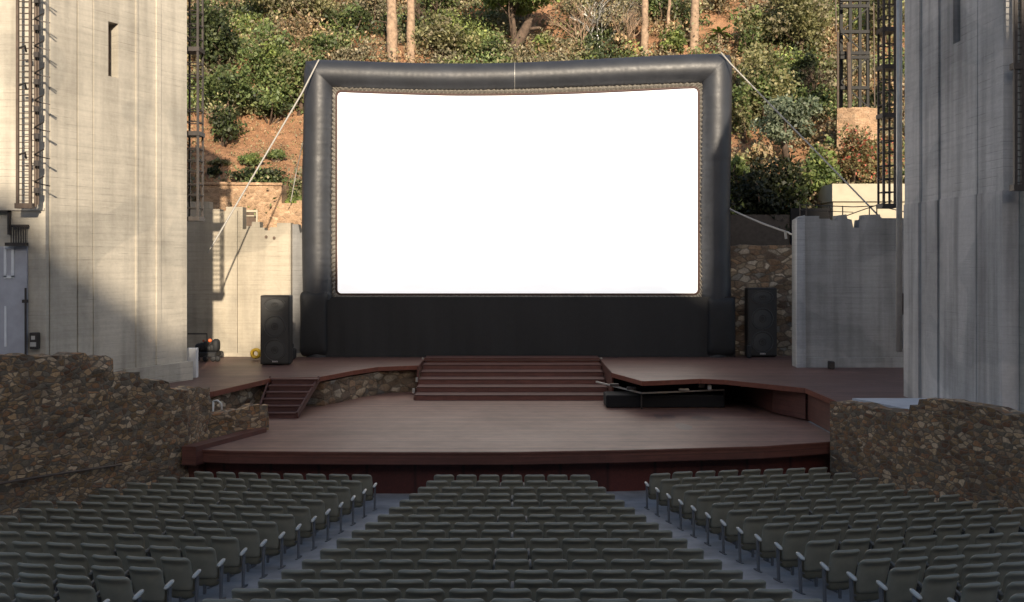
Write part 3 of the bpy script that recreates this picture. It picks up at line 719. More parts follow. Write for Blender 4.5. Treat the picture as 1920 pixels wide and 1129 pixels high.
for i, (a, b, r_) in enumerate(top):
    p = P(a, b, SD); r_ = r_*U; sl_ = sst(1-(p.x-xl)/1.3); sr_ = sst(1-(xr-p.x)/1.3)
    for k in range(n):
        th = 2*math.pi*k/n; w2 = math.sin(i*1.9)*.5+random.uniform(-.6,.6)
        co = math.cos(th); rr = r_*(1 + (.03*w2*max(0, co+.1)**2 + .006*math.sin(i*2.3)*max(0, co+.6))*(1-max(sl_, sr_)) + .008*mnoise.noise(p*1.1+Vector((0,0,k*.1))))
        if co < 0: rr *= 1 - .13*max(sst(1-(p.x-xl)/.5), sst(1-(xr-p.x)/.5))*co*co
        u = co*rr; V.append((p.x + u*sl_ - u*sr_, p.y - math.sin(th)*rr*1.1, p.z - u))
m.add(V, [(i*n+k, i*n+(k+1)%n, (i+1)*n+(k+1)%n, (i+1)*n+k) for i in range(N-1) for k in range(n)])
m.build('frame_tube', M['vinyl'], scr, smooth=True)
# screen sheet with slightly rounded corners
SY = SD - .28
def sheet(g):
    L = []; x0, x1 = 631-g, 1310+g; yb = 552+g
    rc = 9
    for k in range(7): a = math.pi*k/12; L.append((x0+rc-rc*math.cos(a), 171-g+rc-rc*math.sin(a)))
    for px in range(660, 1300, 20): L.append((px, edge_in(px)-g))
    for k in range(7): a = math.pi*k/12; L.append((x1-rc+rc*math.sin(a), 164-g+rc-rc*math.cos(a)))
    L += [(x1, 400)]
    for k in range(7): a = math.pi*k/12; L.append((x1-rc+rc*math.cos(a), yb-rc+rc*math.sin(a)))
    for k in range(7): a = math.pi*k/12; L.append((x0+rc-rc*math.sin(a), yb-rc+rc*math.cos(a)))
    return L
o1 = sheet(0); o2 = sheet(13)
sm = MB(); pts2 = [(X(a,SY),Z(b,SY)) for a, b in o1]; sm.prismy(pts2, SY, SY+.02); sm.build('screen_sheet', M['screen'], scr)
m = MB(); m.tube([P(a,b,SY-.015) for a, b in o1]+[P(*o1[0],SY-.015)], .045, 8, False); m.build('piping', M['piping'], scr, smooth=True)
# laced webbing between sheet and tube
V = []; Fc = []; N1 = len(o1)
def dens(L):
    Q = []
    for i in range(len(L)):
        a = L[i]; b = L[(i+1)%len(L)]; k = max(1, int(math.hypot(b[0]-a[0], b[1]-a[1])/4))
        for j in range(k): Q.append((i+j/k))
    return Q
for q in dens(o1):
    i = int(q); f = q-i
    def at(L): a = L[i]; b = L[(i+1)%len(L)]; return (a[0]+(b[0]-a[0])*f, a[1]+(b[1]-a[1])*f)
    A_, B_ = at(o1), at(o2); j_ = len(V)//3
    V.append(P(*A_, SY)); mid = ((A_[0]+B_[0])/2, (A_[1]+B_[1])/2); V.append(P(*mid, SY - .05 - (.07 if j_ % 2 else 0))); V.append(P(*B_, SY + .02 - (.06 if j_ % 3 == 0 else 0)))
c = len(V)//3
for i in range(c):
    j = (i+1)%c
    for k in range(2): Fc.append((i*3+k, j*3+k, j*3+k+1, i*3+k+1))
m = MB(); m.add(V, Fc); m.build('laced_edge', M['vinyl_seam'], scr, recalc=False)
# centre seam of the top tube
i0 = min(range(len(RP)), key=lambda i: abs(RP[i].x - X(967,SD)))
p = RP[i0]; m = MB(); 
arc = [p + Vector((0, -math.cos(a)*RR[i0]*1.115, math.sin(a)*RR[i0]*1.01)) for a in [R(k) for k in range(-60, 100, 10)]]
m.tube(arc, .012, 6); m.build('tube_seam', M['galv'], scr)
# lower tube and black skirt
m = MB(); yb = SD-.05
m.tube([P(612,566,yb)]+[P(px,566,yb) for px in range(640,1320,40)]+[P(1330,566,yb)], .28, 16); m.build('lower_tube', M['vinyl'], scr, smooth=True)
V = []; Fc = []; xs = list(range(583, 1379, 5)); zs_ = 8
for px in xs:
    for j in range(zs_+1):
        z = UP + .01 + (Z(557,42.95)-UP)*j/zs_; fold = .012*math.sin(px*.21)*(1-j/zs_*.8) + .02*math.sin(px*.053+j*.3)
        if px < 620 and j == zs_: z = Z(562, 42.95)
        V.append((X(px,42.95), 42.86+fold, z))
for i in range(len(xs)-1):
    for j in range(zs_): Fc.append((i*(zs_+1)+j, (i+1)*(zs_+1)+j, (i+1)*(zs_+1)+j+1, i*(zs_+1)+j+1))
k0 = len(V); 
m = MB(); m.add(V, Fc); m.box(X(585,43), X(1376,43), 43.05, 44.2, UP+.02, Z(572,43)); m.build('skirt', M['black'], scr, recalc=False)
for (a, b, yt) in ((566,618,545),(1322,1375,556)):
    cx = X((a+b)/2, 43.3); hw = (X(b,43.3)-X(a,43.3))/2; zt = Z(yt, 43.3)
    m = MB(); m.superq(hw, .62, (zt-UP)/2, .35, .2, 28, 10); m.v = [(x*(1+.03*math.sin(z*9+y*5))+cx, y+43.3, z+(zt+UP)/2+.005) for x, y, z in m.v]
    m.build('leg_cover', M['black'], scr, smooth=True)

def rope(pts, rr, label, sag=0):
    q = []
    for a, b in zip(pts, pts[1:]):
        for k in range(12): f = k/12; q.append(a.lerp(b, f) - Vector((0,0,sag*4*f*(1-f))))
    q.append(pts[-1]); m = MB(); m.tube(q, rr, 6)
    tag(m.build('guy_rope', M['rope'], None, pts[0], smooth=True), label, 'rope', 'guy ropes of the screen')
rope([P(598,112,SD-.6), P(566,175,42.2), P(390,474,38.5)], .032, 'pale rope running down left from the top left corner of the screen')
rope([P(1352,99,SD-.6), P(1372,122,SD-.9), P(1675,433,39)], .032, 'pale rope running down right from the top right corner of the screen')
rope([P(1368,392,SD-.4), P(1478,436,41.5), P(1492,438,39.0)], .04, 'pale rope from the right side of the screen to the grey wall', .05)
m = MB(); m.tube([P(1472,433,41.4), P(1474,448,41.4)], .05, 6); tag(m.build('rope_tail', M['rope'], None, P(1473,440,41.4)), 'short knotted rope end hanging beside the grey wall', 'rope')
rope([P(572,250,SD+.5), P(556,320,45.5), P(545,380,45.9)], .022, 'thin line behind the left side of the screen frame')

# ------------------------------------------------------------------ loudspeakers
def speaker(pxc, pyb, wpx, hpx, label):
    d = (CZ-UP)*F/(pyb-HY); W = wpx*d/F; H = hpx*d/F
    t = thing('loudspeaker', label, 'loudspeaker', (X(pxc,d), d, UP), 'loudspeakers beside the screen')
    def B(mb, nm, mt, **k): return mb.build(nm, M[mt], t, org=(0,0,0), **k)
    m = MB(); m.box(-W/2, W/2, 0, .6, .03, H, .03); B(m, 'cabinet', 'spk')
    m = MB()
    for s in (-1,1):
        for y in (.08,.5): m.box(s*(W/2-.1)-.04, s*(W/2-.1)+.04, y-.04, y+.04, .001, .029)
    B(m, 'foot', 'steel')
    m = MB(); m.box(-W/2+.06, W/2-.05, -.018, -.002, .10, H-.07, .006); B(m, 'grille', 'grille')
    m = MB(); m.box(-W/2+.012, -W/2+.045, -.012, -.002, .08, H-.05); m.box(-W/2+.03, W/2-.03, -.012, -.002, H-.045, H-.03); B(m, 'edge_trim', 'steel')
    for (zc, rr, sx, sz, mm) in ((H*.865, W*.36, 1, .62, 'horn'), (H*.555, W*.36, 1, 1, 'woofer'), (H*.22, W*.36, 1, 1, 'woofer')):
        m = MB(); 
        def bowl(r0, r1, y0, y1, k=28):
            V = [(math.cos(2*math.pi*i/k)*r0*sx, y0, zc+math.sin(2*math.pi*i/k)*r0*sz) for i in range(k)] + [(math.cos(2*math.pi*i/k)*r1*sx, y1, zc+math.sin(2*math.pi*i/k)*r1*sz) for i in range(k)]
            m.add(V, [(i,(i+1)%k,k+(i+1)%k,k+i) for i in range(k)])
        m.ring((0,-.022,zc), rr, .018, 30, sx, sz); bowl(rr*.86, rr*.35, -.02, -.034); m.ring((0,-.03,zc), rr*.22, .012, 18, sx, sz)
        o = B(m, mm, 'cone', smooth=True)
    m = MB(); bw = W*.17
    for k in range(4): x = -bw/2 + k*bw/3.4; m.box(x, x+bw/4.6, -.03, -.02, .115, .165); 
    m.box(-bw/2, bw/2, -.028, -.02, .16, .175); B(m, 'badge', 'badge')
M['cone'] = simple('speaker_cone', (.05,.052,.053), .4, 0, .1)
speaker(515.5, 685, 55, 131, 'tall black three-way loudspeaker standing left of the screen')
speaker(1429.5, 670, 55, 130, 'tall black three-way loudspeaker standing right of the screen')

# ------------------------------------------------------------------ small things at the back left
d = 41.0
t = thing('equipment_cart', 'dark hand cart loaded with black gear and an orange cap', 'cart', P(386,672,42))
m = MB(); m.box(X(366,d),X(404,d),d,d+.8,UP+.16,UP+.36,.03); m.build('platform', M['black'], t)
for px in (371,386,401,409):
    m = MB(); m.superq(.11,.05,.11,.6,1,14,6); m.v = [(x+X(px,d), y+d-.08, z+UP+.115) for x,y,z in m.v]; m.build('wheel', M['black'], t, smooth=True)
rs = random.Random(3)
for k in range(6):
    m = MB(); cx = X(370+k*6.2,d); h_ = rs.uniform(.14,.26)
    m.superq(rs.uniform(.11,.2), .2, h_, .7, .7, 14, 8); m.v = [(x+cx, y+d+.3, z+UP+.36+h_*.9) for x,y,z in m.v]; m.build('bag', M['black'], t, smooth=True)
m = MB(); m.superq(.075,.075,.075,1,1,12,8); m.v = [(x+X(393,d), y+d+.05, z+UP+.80) for x,y,z in m.v]; m.build('orange_cap', M['plastic_o'], t, smooth=True)
m = MB(); m.superq(.05,.05,.05,1,1,12,8); m.v = [(x+X(381,d), y+d+.05, z+UP+.79) for x,y,z in m.v]; m.build('red_cap', simple('dull_red', (.35,.09,.05)), t, smooth=True)
m = MB(); m.tube([P(352,626,41.9), P(388,626,41.9), P(389,650,41.9)], .03, 6); m.build('handle', M['steel'], t)
t = MB(); c = P(479,663,41.6); t.ring(c, .15, .06, 20, 1, 1, 8); t.ring(c+Vector((0,.12,0)), .15, .06, 20, 1, 1, 8)
tag(t.build('cable_coil', M['plastic_y'], None, (c.x,c.y,UP), smooth=True), 'coil of yellow cable on the floor left of the loudspeaker', 'cable coil')
m = MB(); m.box(X(350,35.2),X(368,35.2),35.2,35.45,UP+.001,Z(653,35.2),.015); tag(m.build('barrier_board', M['white'], None, P(359,705,35.2)), 'white upright board standing at the foot of the left tower', 'board')
m = MB(); m.box(X(545,44)+.3,X(572,44),41.6,42.3,UP+.001,UP+.42,.06); m.box(X(549,44)+.35,X(566,44),41.7,42.2,UP+.421,UP+.6,.05)
tag(m.build('gear_bag', M['black'], None, (X(560,42),42,UP)), 'black gear bag on the floor between loudspeaker and screen', 'bag')
m = MB(); m.box(X(1396,43),X(1403,43),42.4,42.8,UP+.001,UP+.5,.04); tag(m.build('gear_case', M['black'], None, (X(1399,43),42.5,UP)), 'small black case tucked behind the right loudspeaker', 'case')
m = MB(); m.box(X(1556,38),X(1566,38),38.0,38.3,UP+.001,UP+.28,.03); tag(m.build('floor_box', M['steel'], None, (X(1560,38),38.1,UP)), 'little dark box on the floor against the grey right wall', 'box')

# ------------------------------------------------------------------ seats
def backshell(nu, nv):
    A, C_, T, rt, rb = .25, .27, .034, .085, .06; V = []; Fc = []
    us = [-math.cos(math.pi*i/nu) for i in range(nu+1)]; us = [.55*a+.45*(-1+2*i/nu) for i, a in enumerate(us)]
    vs_ = [-math.cos(math.pi*i/nv) for i in range(nv+1)]; vs_ = [.6*a+.4*(-1+2*i/nv) for i, a in enumerate(vs_)]
    for sgn in (-1, 1):
        for v in vs_:
            z = v*C_; r_ = rt if z > 0 else rb; k = C_-abs(z)
            w_ = A if k >= r_ else A - r_ + math.sqrt(max(0, r_*r_-(r_-k)**2))
            q = (v+1)/2; w_ *= 1 - .10*max(0, .45-q)/.45
            for u in us:
                x = u*w_; e = min(1, max(abs(u)**5, abs(v)**7)); t_ = T*math.sqrt(max(0, 1-e))*.9+.003
                lip = .032*math.exp(-((q-.93)/.055)**2) - .016*math.exp(-((q-.76)/.08)**2)*(1-abs(u)**6)
                y = sgn*t_ - .02 - .15*q + .85*x*x - (lip*(1-.4*abs(u)**4) if sgn < 0 else 0) - .02*max(0, q-.8)/.2
                V.append((x, y, z + .62))
    n_ = (nu+1)*(nv+1); W_ = nu+1
    for j in range(nv):
        for i in range(nu):
            a = j*W_+i; Fc.append((a, a+1, a+W_+1, a+W_)); Fc.append((n_+a, n_+a+W_, n_+a+W_+1, n_+a+1))
    for i in range(nu): Fc.append((i, n_+i, n_+i+1, i+1)); a = nv*W_+i; Fc.append((a, a+1, n_+a+1, n_+a))
    for j in range(nv): a = j*W_; Fc.append((a, a+W_, n_+a+W_, n_+a)); a += nu; Fc.append((a, n_+a, n_+a+W_, a+W_))
    m = MB(); m.add(V, Fc); return m
def seat_parts(hi=True):
    nu, nv = (32, 8) if hi else (16, 6)
    parts = []
    def fb(x, y, z):     # bend and recline the backrest shell
        zz = z + .62; q = (z+.27)/.54
        x2 = x*(1 - .10*max(0, .45-q)); roll = .035*max(0, q-.72)/.28
        return (x2, y - .02 - .17*q + .55*x*x*(1.0) - roll, zz)
    m = backshell(16, 20) if hi else backshell(8, 14); parts.append(('backrest', m, 'seat'))
    def fs(x, y, z):
        return (x, y + .055 + .05*(-(z)/.2) + .35*x*x, z + .41)
    m = MB(); m.superq(.232, .08, .215, .5, .45, nu, nv, fs); parts.append(('seat', m, 'cushion'))
    m = MB(); m.superq(.034, .115, .026, .5, .7, 12 if hi else 8, 6, lambda x,y,z: (x+.285, y+.02, z+.60+.22*(y))); 
    parts.append(('armrest', m, 'arm'))
    m = MB()
    m.add([(.27,-.02,0),(.294,-.02,0),(.294,.05,0),(.27,.05,0),(.27,.0,.56),(.294,.0,.56),(.294,.09,.56),(.27,.09,.56)], [(0,3,2,1),(4,5,6,7),(0,1,5,4),(1,2,6,5),(2,3,7,6),(3,0,4,7)])
    m.box(.262,.302,-.10,.17,.0,.022); m.box(-.02,.02,.03,.07,.08,.30); m.box(-.02,.27,.035,.065,.30,.33); parts.append(('leg', m, 'post'))
    return parts
def arm_sides(parts, s):
    out = []
    for nm, m, mt in parts:
        if nm in ('armrest', 'leg') and s < 0:
            k = MB(); k.v = [(-x, y, z) for x, y, z in m.v]; k.f = [f[::-1] for f in m.f]; out.append((nm, k, mt))
        else: out.append((nm, m, mt))
    return out
HI = seat_parts(True); LO = seat_parts(False)
MES = {}
for s in (-1, 1):
    L_ = []
    for nm, m, mt in arm_sides(HI, s):
        o = m.build(nm, M[mt], None, (0,0,0), smooth=(nm != 'leg')); L_.append((nm, o.data)); bpy.data.objects.remove(o)
    MES[s] = L_; k_ = [x for x in L_ if x[0] == 'armrest'][0][1].copy(); k_.materials[0] = M['arm_in']; MES[s, 0] = [(a_, k_ if a_ == 'armrest' else b_) for a_, b_ in L_]
spots = []
PITCH = .555
for i in range(18):
    d = ROWD[i]; z = ROWZ[i]
    hw_l = 1.90 + .113*i; 
    n_ = round(2*hw_l/PITCH); pp = 2*hw_l/n_
    for k in range(n_):
        x = -hw_l + (k+.5)*pp; spots.append((x, d, i, 'centre', k, 0, pp, n_))
    # side blocks
    for side, x0, xe in ((-1, 3.30+.130*i, 7.95+.32*i), (1, 3.26+.140*i, 7.85+.33*i)):
        k = 0; PT = PITCH*(1, .955, 1.03, .97, 1.045, .985)[(i*5+(side > 0)*2) % 6]
        while True:
            x = x0 + (k+.5)*PT
            if x + PT/2 > xe + .28: break
            X_ = side*x; y = d + yoff(X_)
            if abs(X_) - .3 > .482*y: break
            ang = (yoff(X_+.3)-yoff(X_-.3))/.6 - .11 if side < 0 else .21 + .012*(x-3)
            spots.append((X_, y, i, 'left' if side < 0 else 'right', k, ang, PT, 0)); k += 1
rr_ = random.Random(11)
spots = [s for s in spots if (HY + (CZ-ROWZ[s[2]])*F/s[1]) < 1140]
spots.sort(key=lambda s: s[1])
NUM = ['first','second','third','fourth','fifth','sixth','seventh','eighth','ninth','tenth','eleventh','twelfth','thirteenth','fourteenth','fifteenth','sixteenth','seventeenth','eighteenth']
G = {'centre': 'seats of the centre block', 'left': 'seats of the left block', 'right': 'seats of the right block'}
print('SEATS', len(spots))
rest = MB(); rmat = {}
for q, (x, y, i, blk, k, ang, pp, n_) in enumerate(spots):
    zf = floorz(x, y) if blk != 'x' else 0; zf = ROWZ[i]-SEATH
    rz = ang + rr_.uniform(-.015,.015); side = -1 if blk == 'right' else 1
    if q < 300:
        lab = ('grey-green seat in the centre block, %s row from the stage, %s from its left end' if blk == 'centre' else 'grey-green seat in the ' + blk + ' block, %s row from the stage, %s from the aisle') % (NUM[i], NUM[k])
        o = bpy.data.objects.new('theatre_seat', None); COL.objects.link(o); o.empty_display_size = .1
        o.location = (x, y, zf); o.rotation_euler = (rr_.uniform(-.009,.007), 0, rz); o.scale = (pp/PITCH, 1, 1)
        tag(o, lab, 'theatre seat', G[blk])
        for nm, me in MES[side if (blk != 'centre' and k == 0) else (side, 0)]:
            c = bpy.data.objects.new(nm, me); COL.objects.link(c); c.parent = o
    else:
        mt = Matrix.Translation((x, y, zf)) @ Matrix.Rotation(rz, 4, 'Z') @ Matrix.Scale(pp/PITCH, 4, (1,0,0))
        for nm, m_, key in arm_sides(LO, side):
            if key == 'arm' and (blk == 'centre' or k): key = 'arm_in'
            base = len(rest.v); rest.v += [tuple(mt @ Vector(v)) for v in m_.v]
            for f in m_.f: rmat[len(rest.f)] = key; rest.f.append(tuple(a + base for a in f))
if rest.f:
    me = bpy.data.meshes.new('far_seats'); me.from_pydata(rest.v, [], rest.f)
    keys = ['seat','cushion','arm','post','arm_in']
    for k in keys: me.materials.append(M[k])
    me.polygons.foreach_set('material_index', [keys.index(rmat[i]) for i in range(len(rest.f))])
    me.polygons.foreach_set('use_smooth', [rmat[i] != 'post' for i in range(len(rest.f))])
    o = bpy.data.objects.new('theatre_seats', me); COL.objects.link(o)
    tag(o, 'rows of grey-green seats nearest the stage, farthest from the viewer', 'theatre seats', None, 'stuff')

# ------------------------------------------------------------------ vegetation
rng = np.random.default_rng(5)
def leafmesh(name, cen, size, cols, mat, parent=None, org=(0,0,0), aspect=.55, up=0.0, label=None, cat=None, group=None, kind=None):
    n = len(cen); cen = np.asarray(cen, float) - np.asarray(org, float)
    a = rng.normal(size=(n,3)); a[:,2] += up*2; a /= np.linalg.norm(a, axis=1)[:,None]
    b = rng.normal(size=(n,3)); b -= (a*b).sum(1)[:,None]*a; b /= np.linalg.norm(b, axis=1)[:,None]
    s = (size*rng.uniform(.6,1.35,n))[:,None]
    v = np.stack([cen-a*s, cen+b*s*aspect, cen+a*s, cen-b*s*aspect], 1).reshape(-1,3)
    me = bpy.data.meshes.new(name); me.vertices.add(4*n); me.vertices.foreach_set('co', v.ravel())
    me.loops.add(4*n); me.loops.foreach_set('vertex_index', np.arange(4*n))
    me.polygons.add(n); me.polygons.foreach_set('loop_start', np.arange(n)*4); me.polygons.foreach_set('loop_total', np.full(n,4))
    me.update(calc_edges=True)
    at = me.color_attributes.new('tint', 'FLOAT_COLOR', 'CORNER'); c4 = np.ones((4*n,4)); c4[:,:3] = np.repeat(cols, 4, 0); at.data.foreach_set('color', c4.ravel())
    me.materials.append(mat); o = bpy.data.objects.new(name, me); COL.objects.link(o)
    if parent is not None: o.parent = parent
    else: o.location = org
    return tag(o, label, cat, group, kind)
PAL = {
 'dark':  [(.035,.055,.022),(.050,.072,.028),(.028,.045,.02),(.065,.085,.03)],
 'green': [(.075,.12,.035),(.10,.15,.045),(.055,.09,.03),(.13,.17,.055)],
 'bright':[(.17,.24,.05),(.21,.28,.07),(.13,.19,.045),(.25,.30,.09)],
 'olive': [(.13,.14,.06),(.16,.16,.075),(.10,.11,.05),(.19,.18,.09)],
 'grey':  [(.17,.165,.10),(.21,.19,.13),(.13,.13,.08),(.24,.21,.14)],
 'dry':   [(.26,.18,.10),(.32,.22,.12),(.20,.15,.09),(.22,.20,.10)],
 'blue':  [(.14,.19,.14),(.18,.23,.17),(.10,.15,.11),(.21,.26,.19)],
 'red':   [(.24,.18,.09),(.12,.13,.05),(.17,.15,.06),(.16,.17,.07),(.22,.17,.09),(.20,.16,.08),(.50,.09,.06)],
 'orange':[(.60,.24,.12),(.50,.20,.10)],
}
def tint(kind, n, spread=.3):
    p = np.array(PAL[kind])*(1.5 if kind in ('dark','green','olive') else 1.2); c = p[rng.integers(0, len(p), n)]
    if kind not in ('orange',): l_ = c.mean(1)[:,None]; c = (c*.82+l_*.18)*np.array([1.08,1.02,.9])
    return np.clip(c*rng.uniform(1-spread, 1+spread, (n,1)), 0, 1)
def hit(px, py):
    d = 46.3
    while d < 110:
        p = P(px, py, d)
        if p.z <= hillz(p.x, p.y): return p
        d += .15
    return P(px, py, 80)
def crown(c, rx_, ry_, rz_, nl, per, lobe=.42):
    # leaf centres gathered in clumps over an uneven crown
    pts = []; lob = []
    for _ in range(nl):
        v = rng.normal(size=3); v /= np.linalg.norm(v); f = rng.uniform(.25, .85)
        lob.append((np.array([v[0]*rx_*f, v[1]*ry_*f, v[2]*rz_*f*(1 if v[2] > 0 else .8)]), rng.uniform(.55, 1.15)*lobe))
    L = []
    for (o, s) in lob:
        k = int(per*s/lobe); g = rng.normal(size=(k,3)); g /= np.linalg.norm(g, axis=1)[:,None]
        g *= rng.uniform(.15, 1, (k,1))**.45; nz_ = np.array([mnoise.noise(Vector(v*2.1)+Vector((o[0],o[1],3))) for v in g])
        g *= (1+.5*nz_)[:,None]
        pts.append(o + g*np.array([rx_, ry_, rz_])*s); 
    return [p + np.array(c) for p in pts]
def shrub(px, pyb, pyt, wpx, kind, label, cat='shrub', name=None, dens=1.0, lift=0, leaf=.14, group='shrubs and small trees on the hillside', sec=None, mat='leaf', dd=None, trunk=False, lobe=.42, flat=False):
    p = hit(px, pyb) if dd is None else P(px, pyb, dd)
    d = p.y; H = (pyb-pyt)*d/F; W = wpx*d/F
    name = name or ('tree' if trunk else 'shrub')
    t = thing(name, label, cat, p - Vector((0,0,.15)), group)
    c = (p.x, p.y, p.z + H*(.55 if not lift else .5+lift/2)); rzz = H*(.55 if not lift else .5-lift/2)
    leaf *= .78 if 'far' not in label else .7
    nl = max(8, int(18*dens)); area = W*H
    per = int(min(700, max(60, 55*area/ nl / (leaf/.14)**1.6 * 3.0 * dens)))
    cl = crown(c, W/2, min(W/2, 2.6), rzz, nl, per, lobe)
    cols = []
    for q in cl:
        sh = rng.uniform(.6, 1.25)*(.25 if 'black-green' in label else .38 if 'big dark' in label else .7 if kind == 'dark' else 1); k = sec if (sec and rng.random() < .3) else kind; cols.append(tint(k, len(q))*sh)  # big dark shrubs: dark leaves, plus their shade put into the colour
    leafmesh('crown' if trunk else 'foliage', np.concatenate(cl), leaf, np.clip(np.concatenate(cols), 0, 1), M[mat], t, t.location, up=.2)
    m = MB(); b0 = p - Vector((0,0,.3)); n_ = 5 if not trunk else 6
    if trunk:
        tp = Vector((c[0]+rng.uniform(-.4,.4), c[1], c[2])); m.tube([b0, b0.lerp(tp,.5)+Vector((rng.uniform(-.3,.3),0,0)), tp], [.18,.13,.07], 8)
    for k in range(n_):
        q = Vector(cl[k % len(cl)].mean(0)); st = b0 if not trunk else b0.lerp(tp, rng.uniform(.3,.8))
        mid = st.lerp(q, .5) + Vector((rng.uniform(-.2,.2), 0, rng.uniform(0,.2)))
        m.tube([st, mid, q], [.06,.045,.02], 6)
    m.build('trunk' if trunk else 'stem', M['bark_d'], t, smooth=True)
    return t
S = shrub
S(402,150,-30,120,'dark','dark green tree beside the left truss column','tree',dens=1.3,trunk=True,sec='green')
S(505,175,55,110,'green','leafy mid-green tree above the bare red slope on the left','tree',dens=1.4,trunk=True,sec='bright')
S(560,215,85,110,'green','leafy green tree just left of the screen top corner','tree',dens=1.5,trunk=True,sec='olive')
S(430,225,115,110,'green','rounded green bush under the dark tree on the left','shrub',dens=1.2,sec='dark')
S(432,190,130,50,'dry','brown dry bush between green bushes at far left',dens=.8,mat='twig',sec='grey')
S(418,275,200,80,'dark','low dark bush at the left foot of the tree group',dens=1.2,sec='green')
S(505,232,180,90,'green','spreading green bush at the top of the bare red slope',dens=1.1,sec='dark')
S(515,305,277,38,'green','small round green shrub alone on the bare red slope',dens=.8,leaf=.1)
S(470,314,288,48,'green','wider low shrub on the bare red slope beside the round one',dens=.8,leaf=.1,sec='bright')
S(410,314,297,42,'olive','flat olive shrub low on the bare slope near the truss',dens=.7,leaf=.1)
S(480,344,318,115,'dark','long dark low hedge above the tan block wall','hedge',dens=1.6,name='hedge',leaf=.11)
S(400,335,312,26,'dark','tiny dark shrub left of the low hedge',dens=.7,leaf=.1)
S(500,40,-40,130,'olive','olive brush at the top edge above the left trees',dens=1.1,sec='grey')
S(585,60,-30,110,'olive','pale olive brush at the top left of centre',dens=1.1,sec='grey')
S(650,75,10,100,'green','green shrub left of the paired pale trunks',dens=1.2,sec='dark')
S(600,115,65,90,'green','low yellow-green shrub over the screen top left corner',dens=1.0,sec='bright')
S(700,50,-30,70,'grey','dry grey brush behind the paired pale trunks',dens=.8,mat='twig',sec='dry')
S(825,118,35,110,'olive','grey-green shrub right of the paired pale trunks',dens=1.5,sec='grey')
S(880,110,50,70,'olive','second grey-green shrub behind the screen top centre',dens=1.1,sec='green')
S(830,45,-30,110,'green','mid-green brush at the top edge left of the pine',dens=1.1,sec='olive')
t = S(962,118,-75,210,'bright','bright green pine with leaning brown trunk above the screen centre','tree',dens=2.2,trunk=True,lift=.42,sec='bright',lobe=.34,group='trees on the hillside')
m = MB(); p = hit(952,116); m.tube([p-Vector((0,0,.3)), P(966,88,p.y-.1), P(985,55,p.y), P(996,30,p.y)], [.38,.33,.27,.16], 10); m.tube([P(985,55,p.y), P(1012,52,p.y-.2)], [.12,.08], 7); m.build('leaning_trunk', M['bark_d'], t, smooth=True)
S(1015,115,60,55,'bright','yellow-green bush right of the leaning pine trunk',dens=1.0,sec='olive')
S(920,118,82,50,'dark','dark low shrub left of the leaning pine trunk',dens=.9)
S(1075,115,80,70,'dry','orange dry brush behind the screen right of the pine',dens=.8,mat='twig')
S(1095,75,-20,90,'grey','tall bare grey brush right of the bright pine',dens=.9,mat='twig',sec='olive',leaf=.11)
S(1160,85,-25,100,'grey','tangled grey brush left of the three slim trunks',dens=1.0,mat='twig',sec='dry',leaf=.11)
S(1165,112,70,70,'dry','low brown brush over the screen top right of centre',dens=.8,mat='twig',sec='grey')
S(1262,108,55,62,'bright','bright yellow-green bush between the slim trunks',dens=1.2,sec='green')
S(1240,50,-30,80,'green','green brush at the top edge behind the slim trunks',dens=1.0,sec='grey')
S(1345,30,-40,80,'dry','brown brush at the top edge above the little palm',dens=.8,mat='twig',sec='grey')
S(1405,120,20,80,'green','green bush right of the little palm',dens=1.1,sec='olive')
S(1430,250,90,130,'olive','tall olive tree right of the screen frame','tree',dens=1.5,trunk=True,sec='green')
S(1500,110,-40,150,'olive','broad grey-olive tree at the top right','tree',dens=1.4,trunk=True,sec='grey')
S(1395,270,150,60,'olive','narrow olive shrub against the right side of the frame',dens=1.0,sec='green')
S(1510,165,105,75,'dark','dark shrub between the olive trees and the mast',dens=1.2)
S(1520,225,160,60,'green','small green shrub at the left foot of the lattice mast',dens=1.0,sec='dark')
S(1475,285,178,150,'blue','silvery blue-green conifer right of the screen','tree',dens=1.5,trunk=True,lobe=.3,leaf=.13,dd=48.6)
S(1415,330,268,90,'dry','reddish dry bush under the blue-green conifer',dens=.8,mat='twig',sec='olive',dd=48.3)
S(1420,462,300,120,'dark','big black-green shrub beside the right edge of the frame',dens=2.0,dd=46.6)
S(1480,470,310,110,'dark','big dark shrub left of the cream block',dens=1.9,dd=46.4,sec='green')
S(1535,390,290,80,'green','fresh green shrub touching the cream block',dens=1.4,dd=47.2,sec='bright')
S(1600,350,250,100,'red','dry bush with red flowers below the stone pier',dens=1.6,dd=48,sec='dry',leaf=.1)
S(1650,350,265,60,'red','thin red-flowering bush behind the right truss',dens=1.1,dd=48.2,sec='olive',leaf=.1)
S(1545,320,262,60,'dry','orange-brown brush left of the stone pier',dens=1.0,mat='twig',sec='green',dd=49)
S(1655,110,-30,80,'olive','olive shrub at the top between mast and right truss',dens=1.2,sec='grey')
S(1650,235,160,60,'dark','dark shrub right of the lattice mast base',dens=1.1)
S(1385,345,290,50,'green','green tuft where the frame meets the dark shrubs',dens=1.0,dd=47.4,sec='bright')

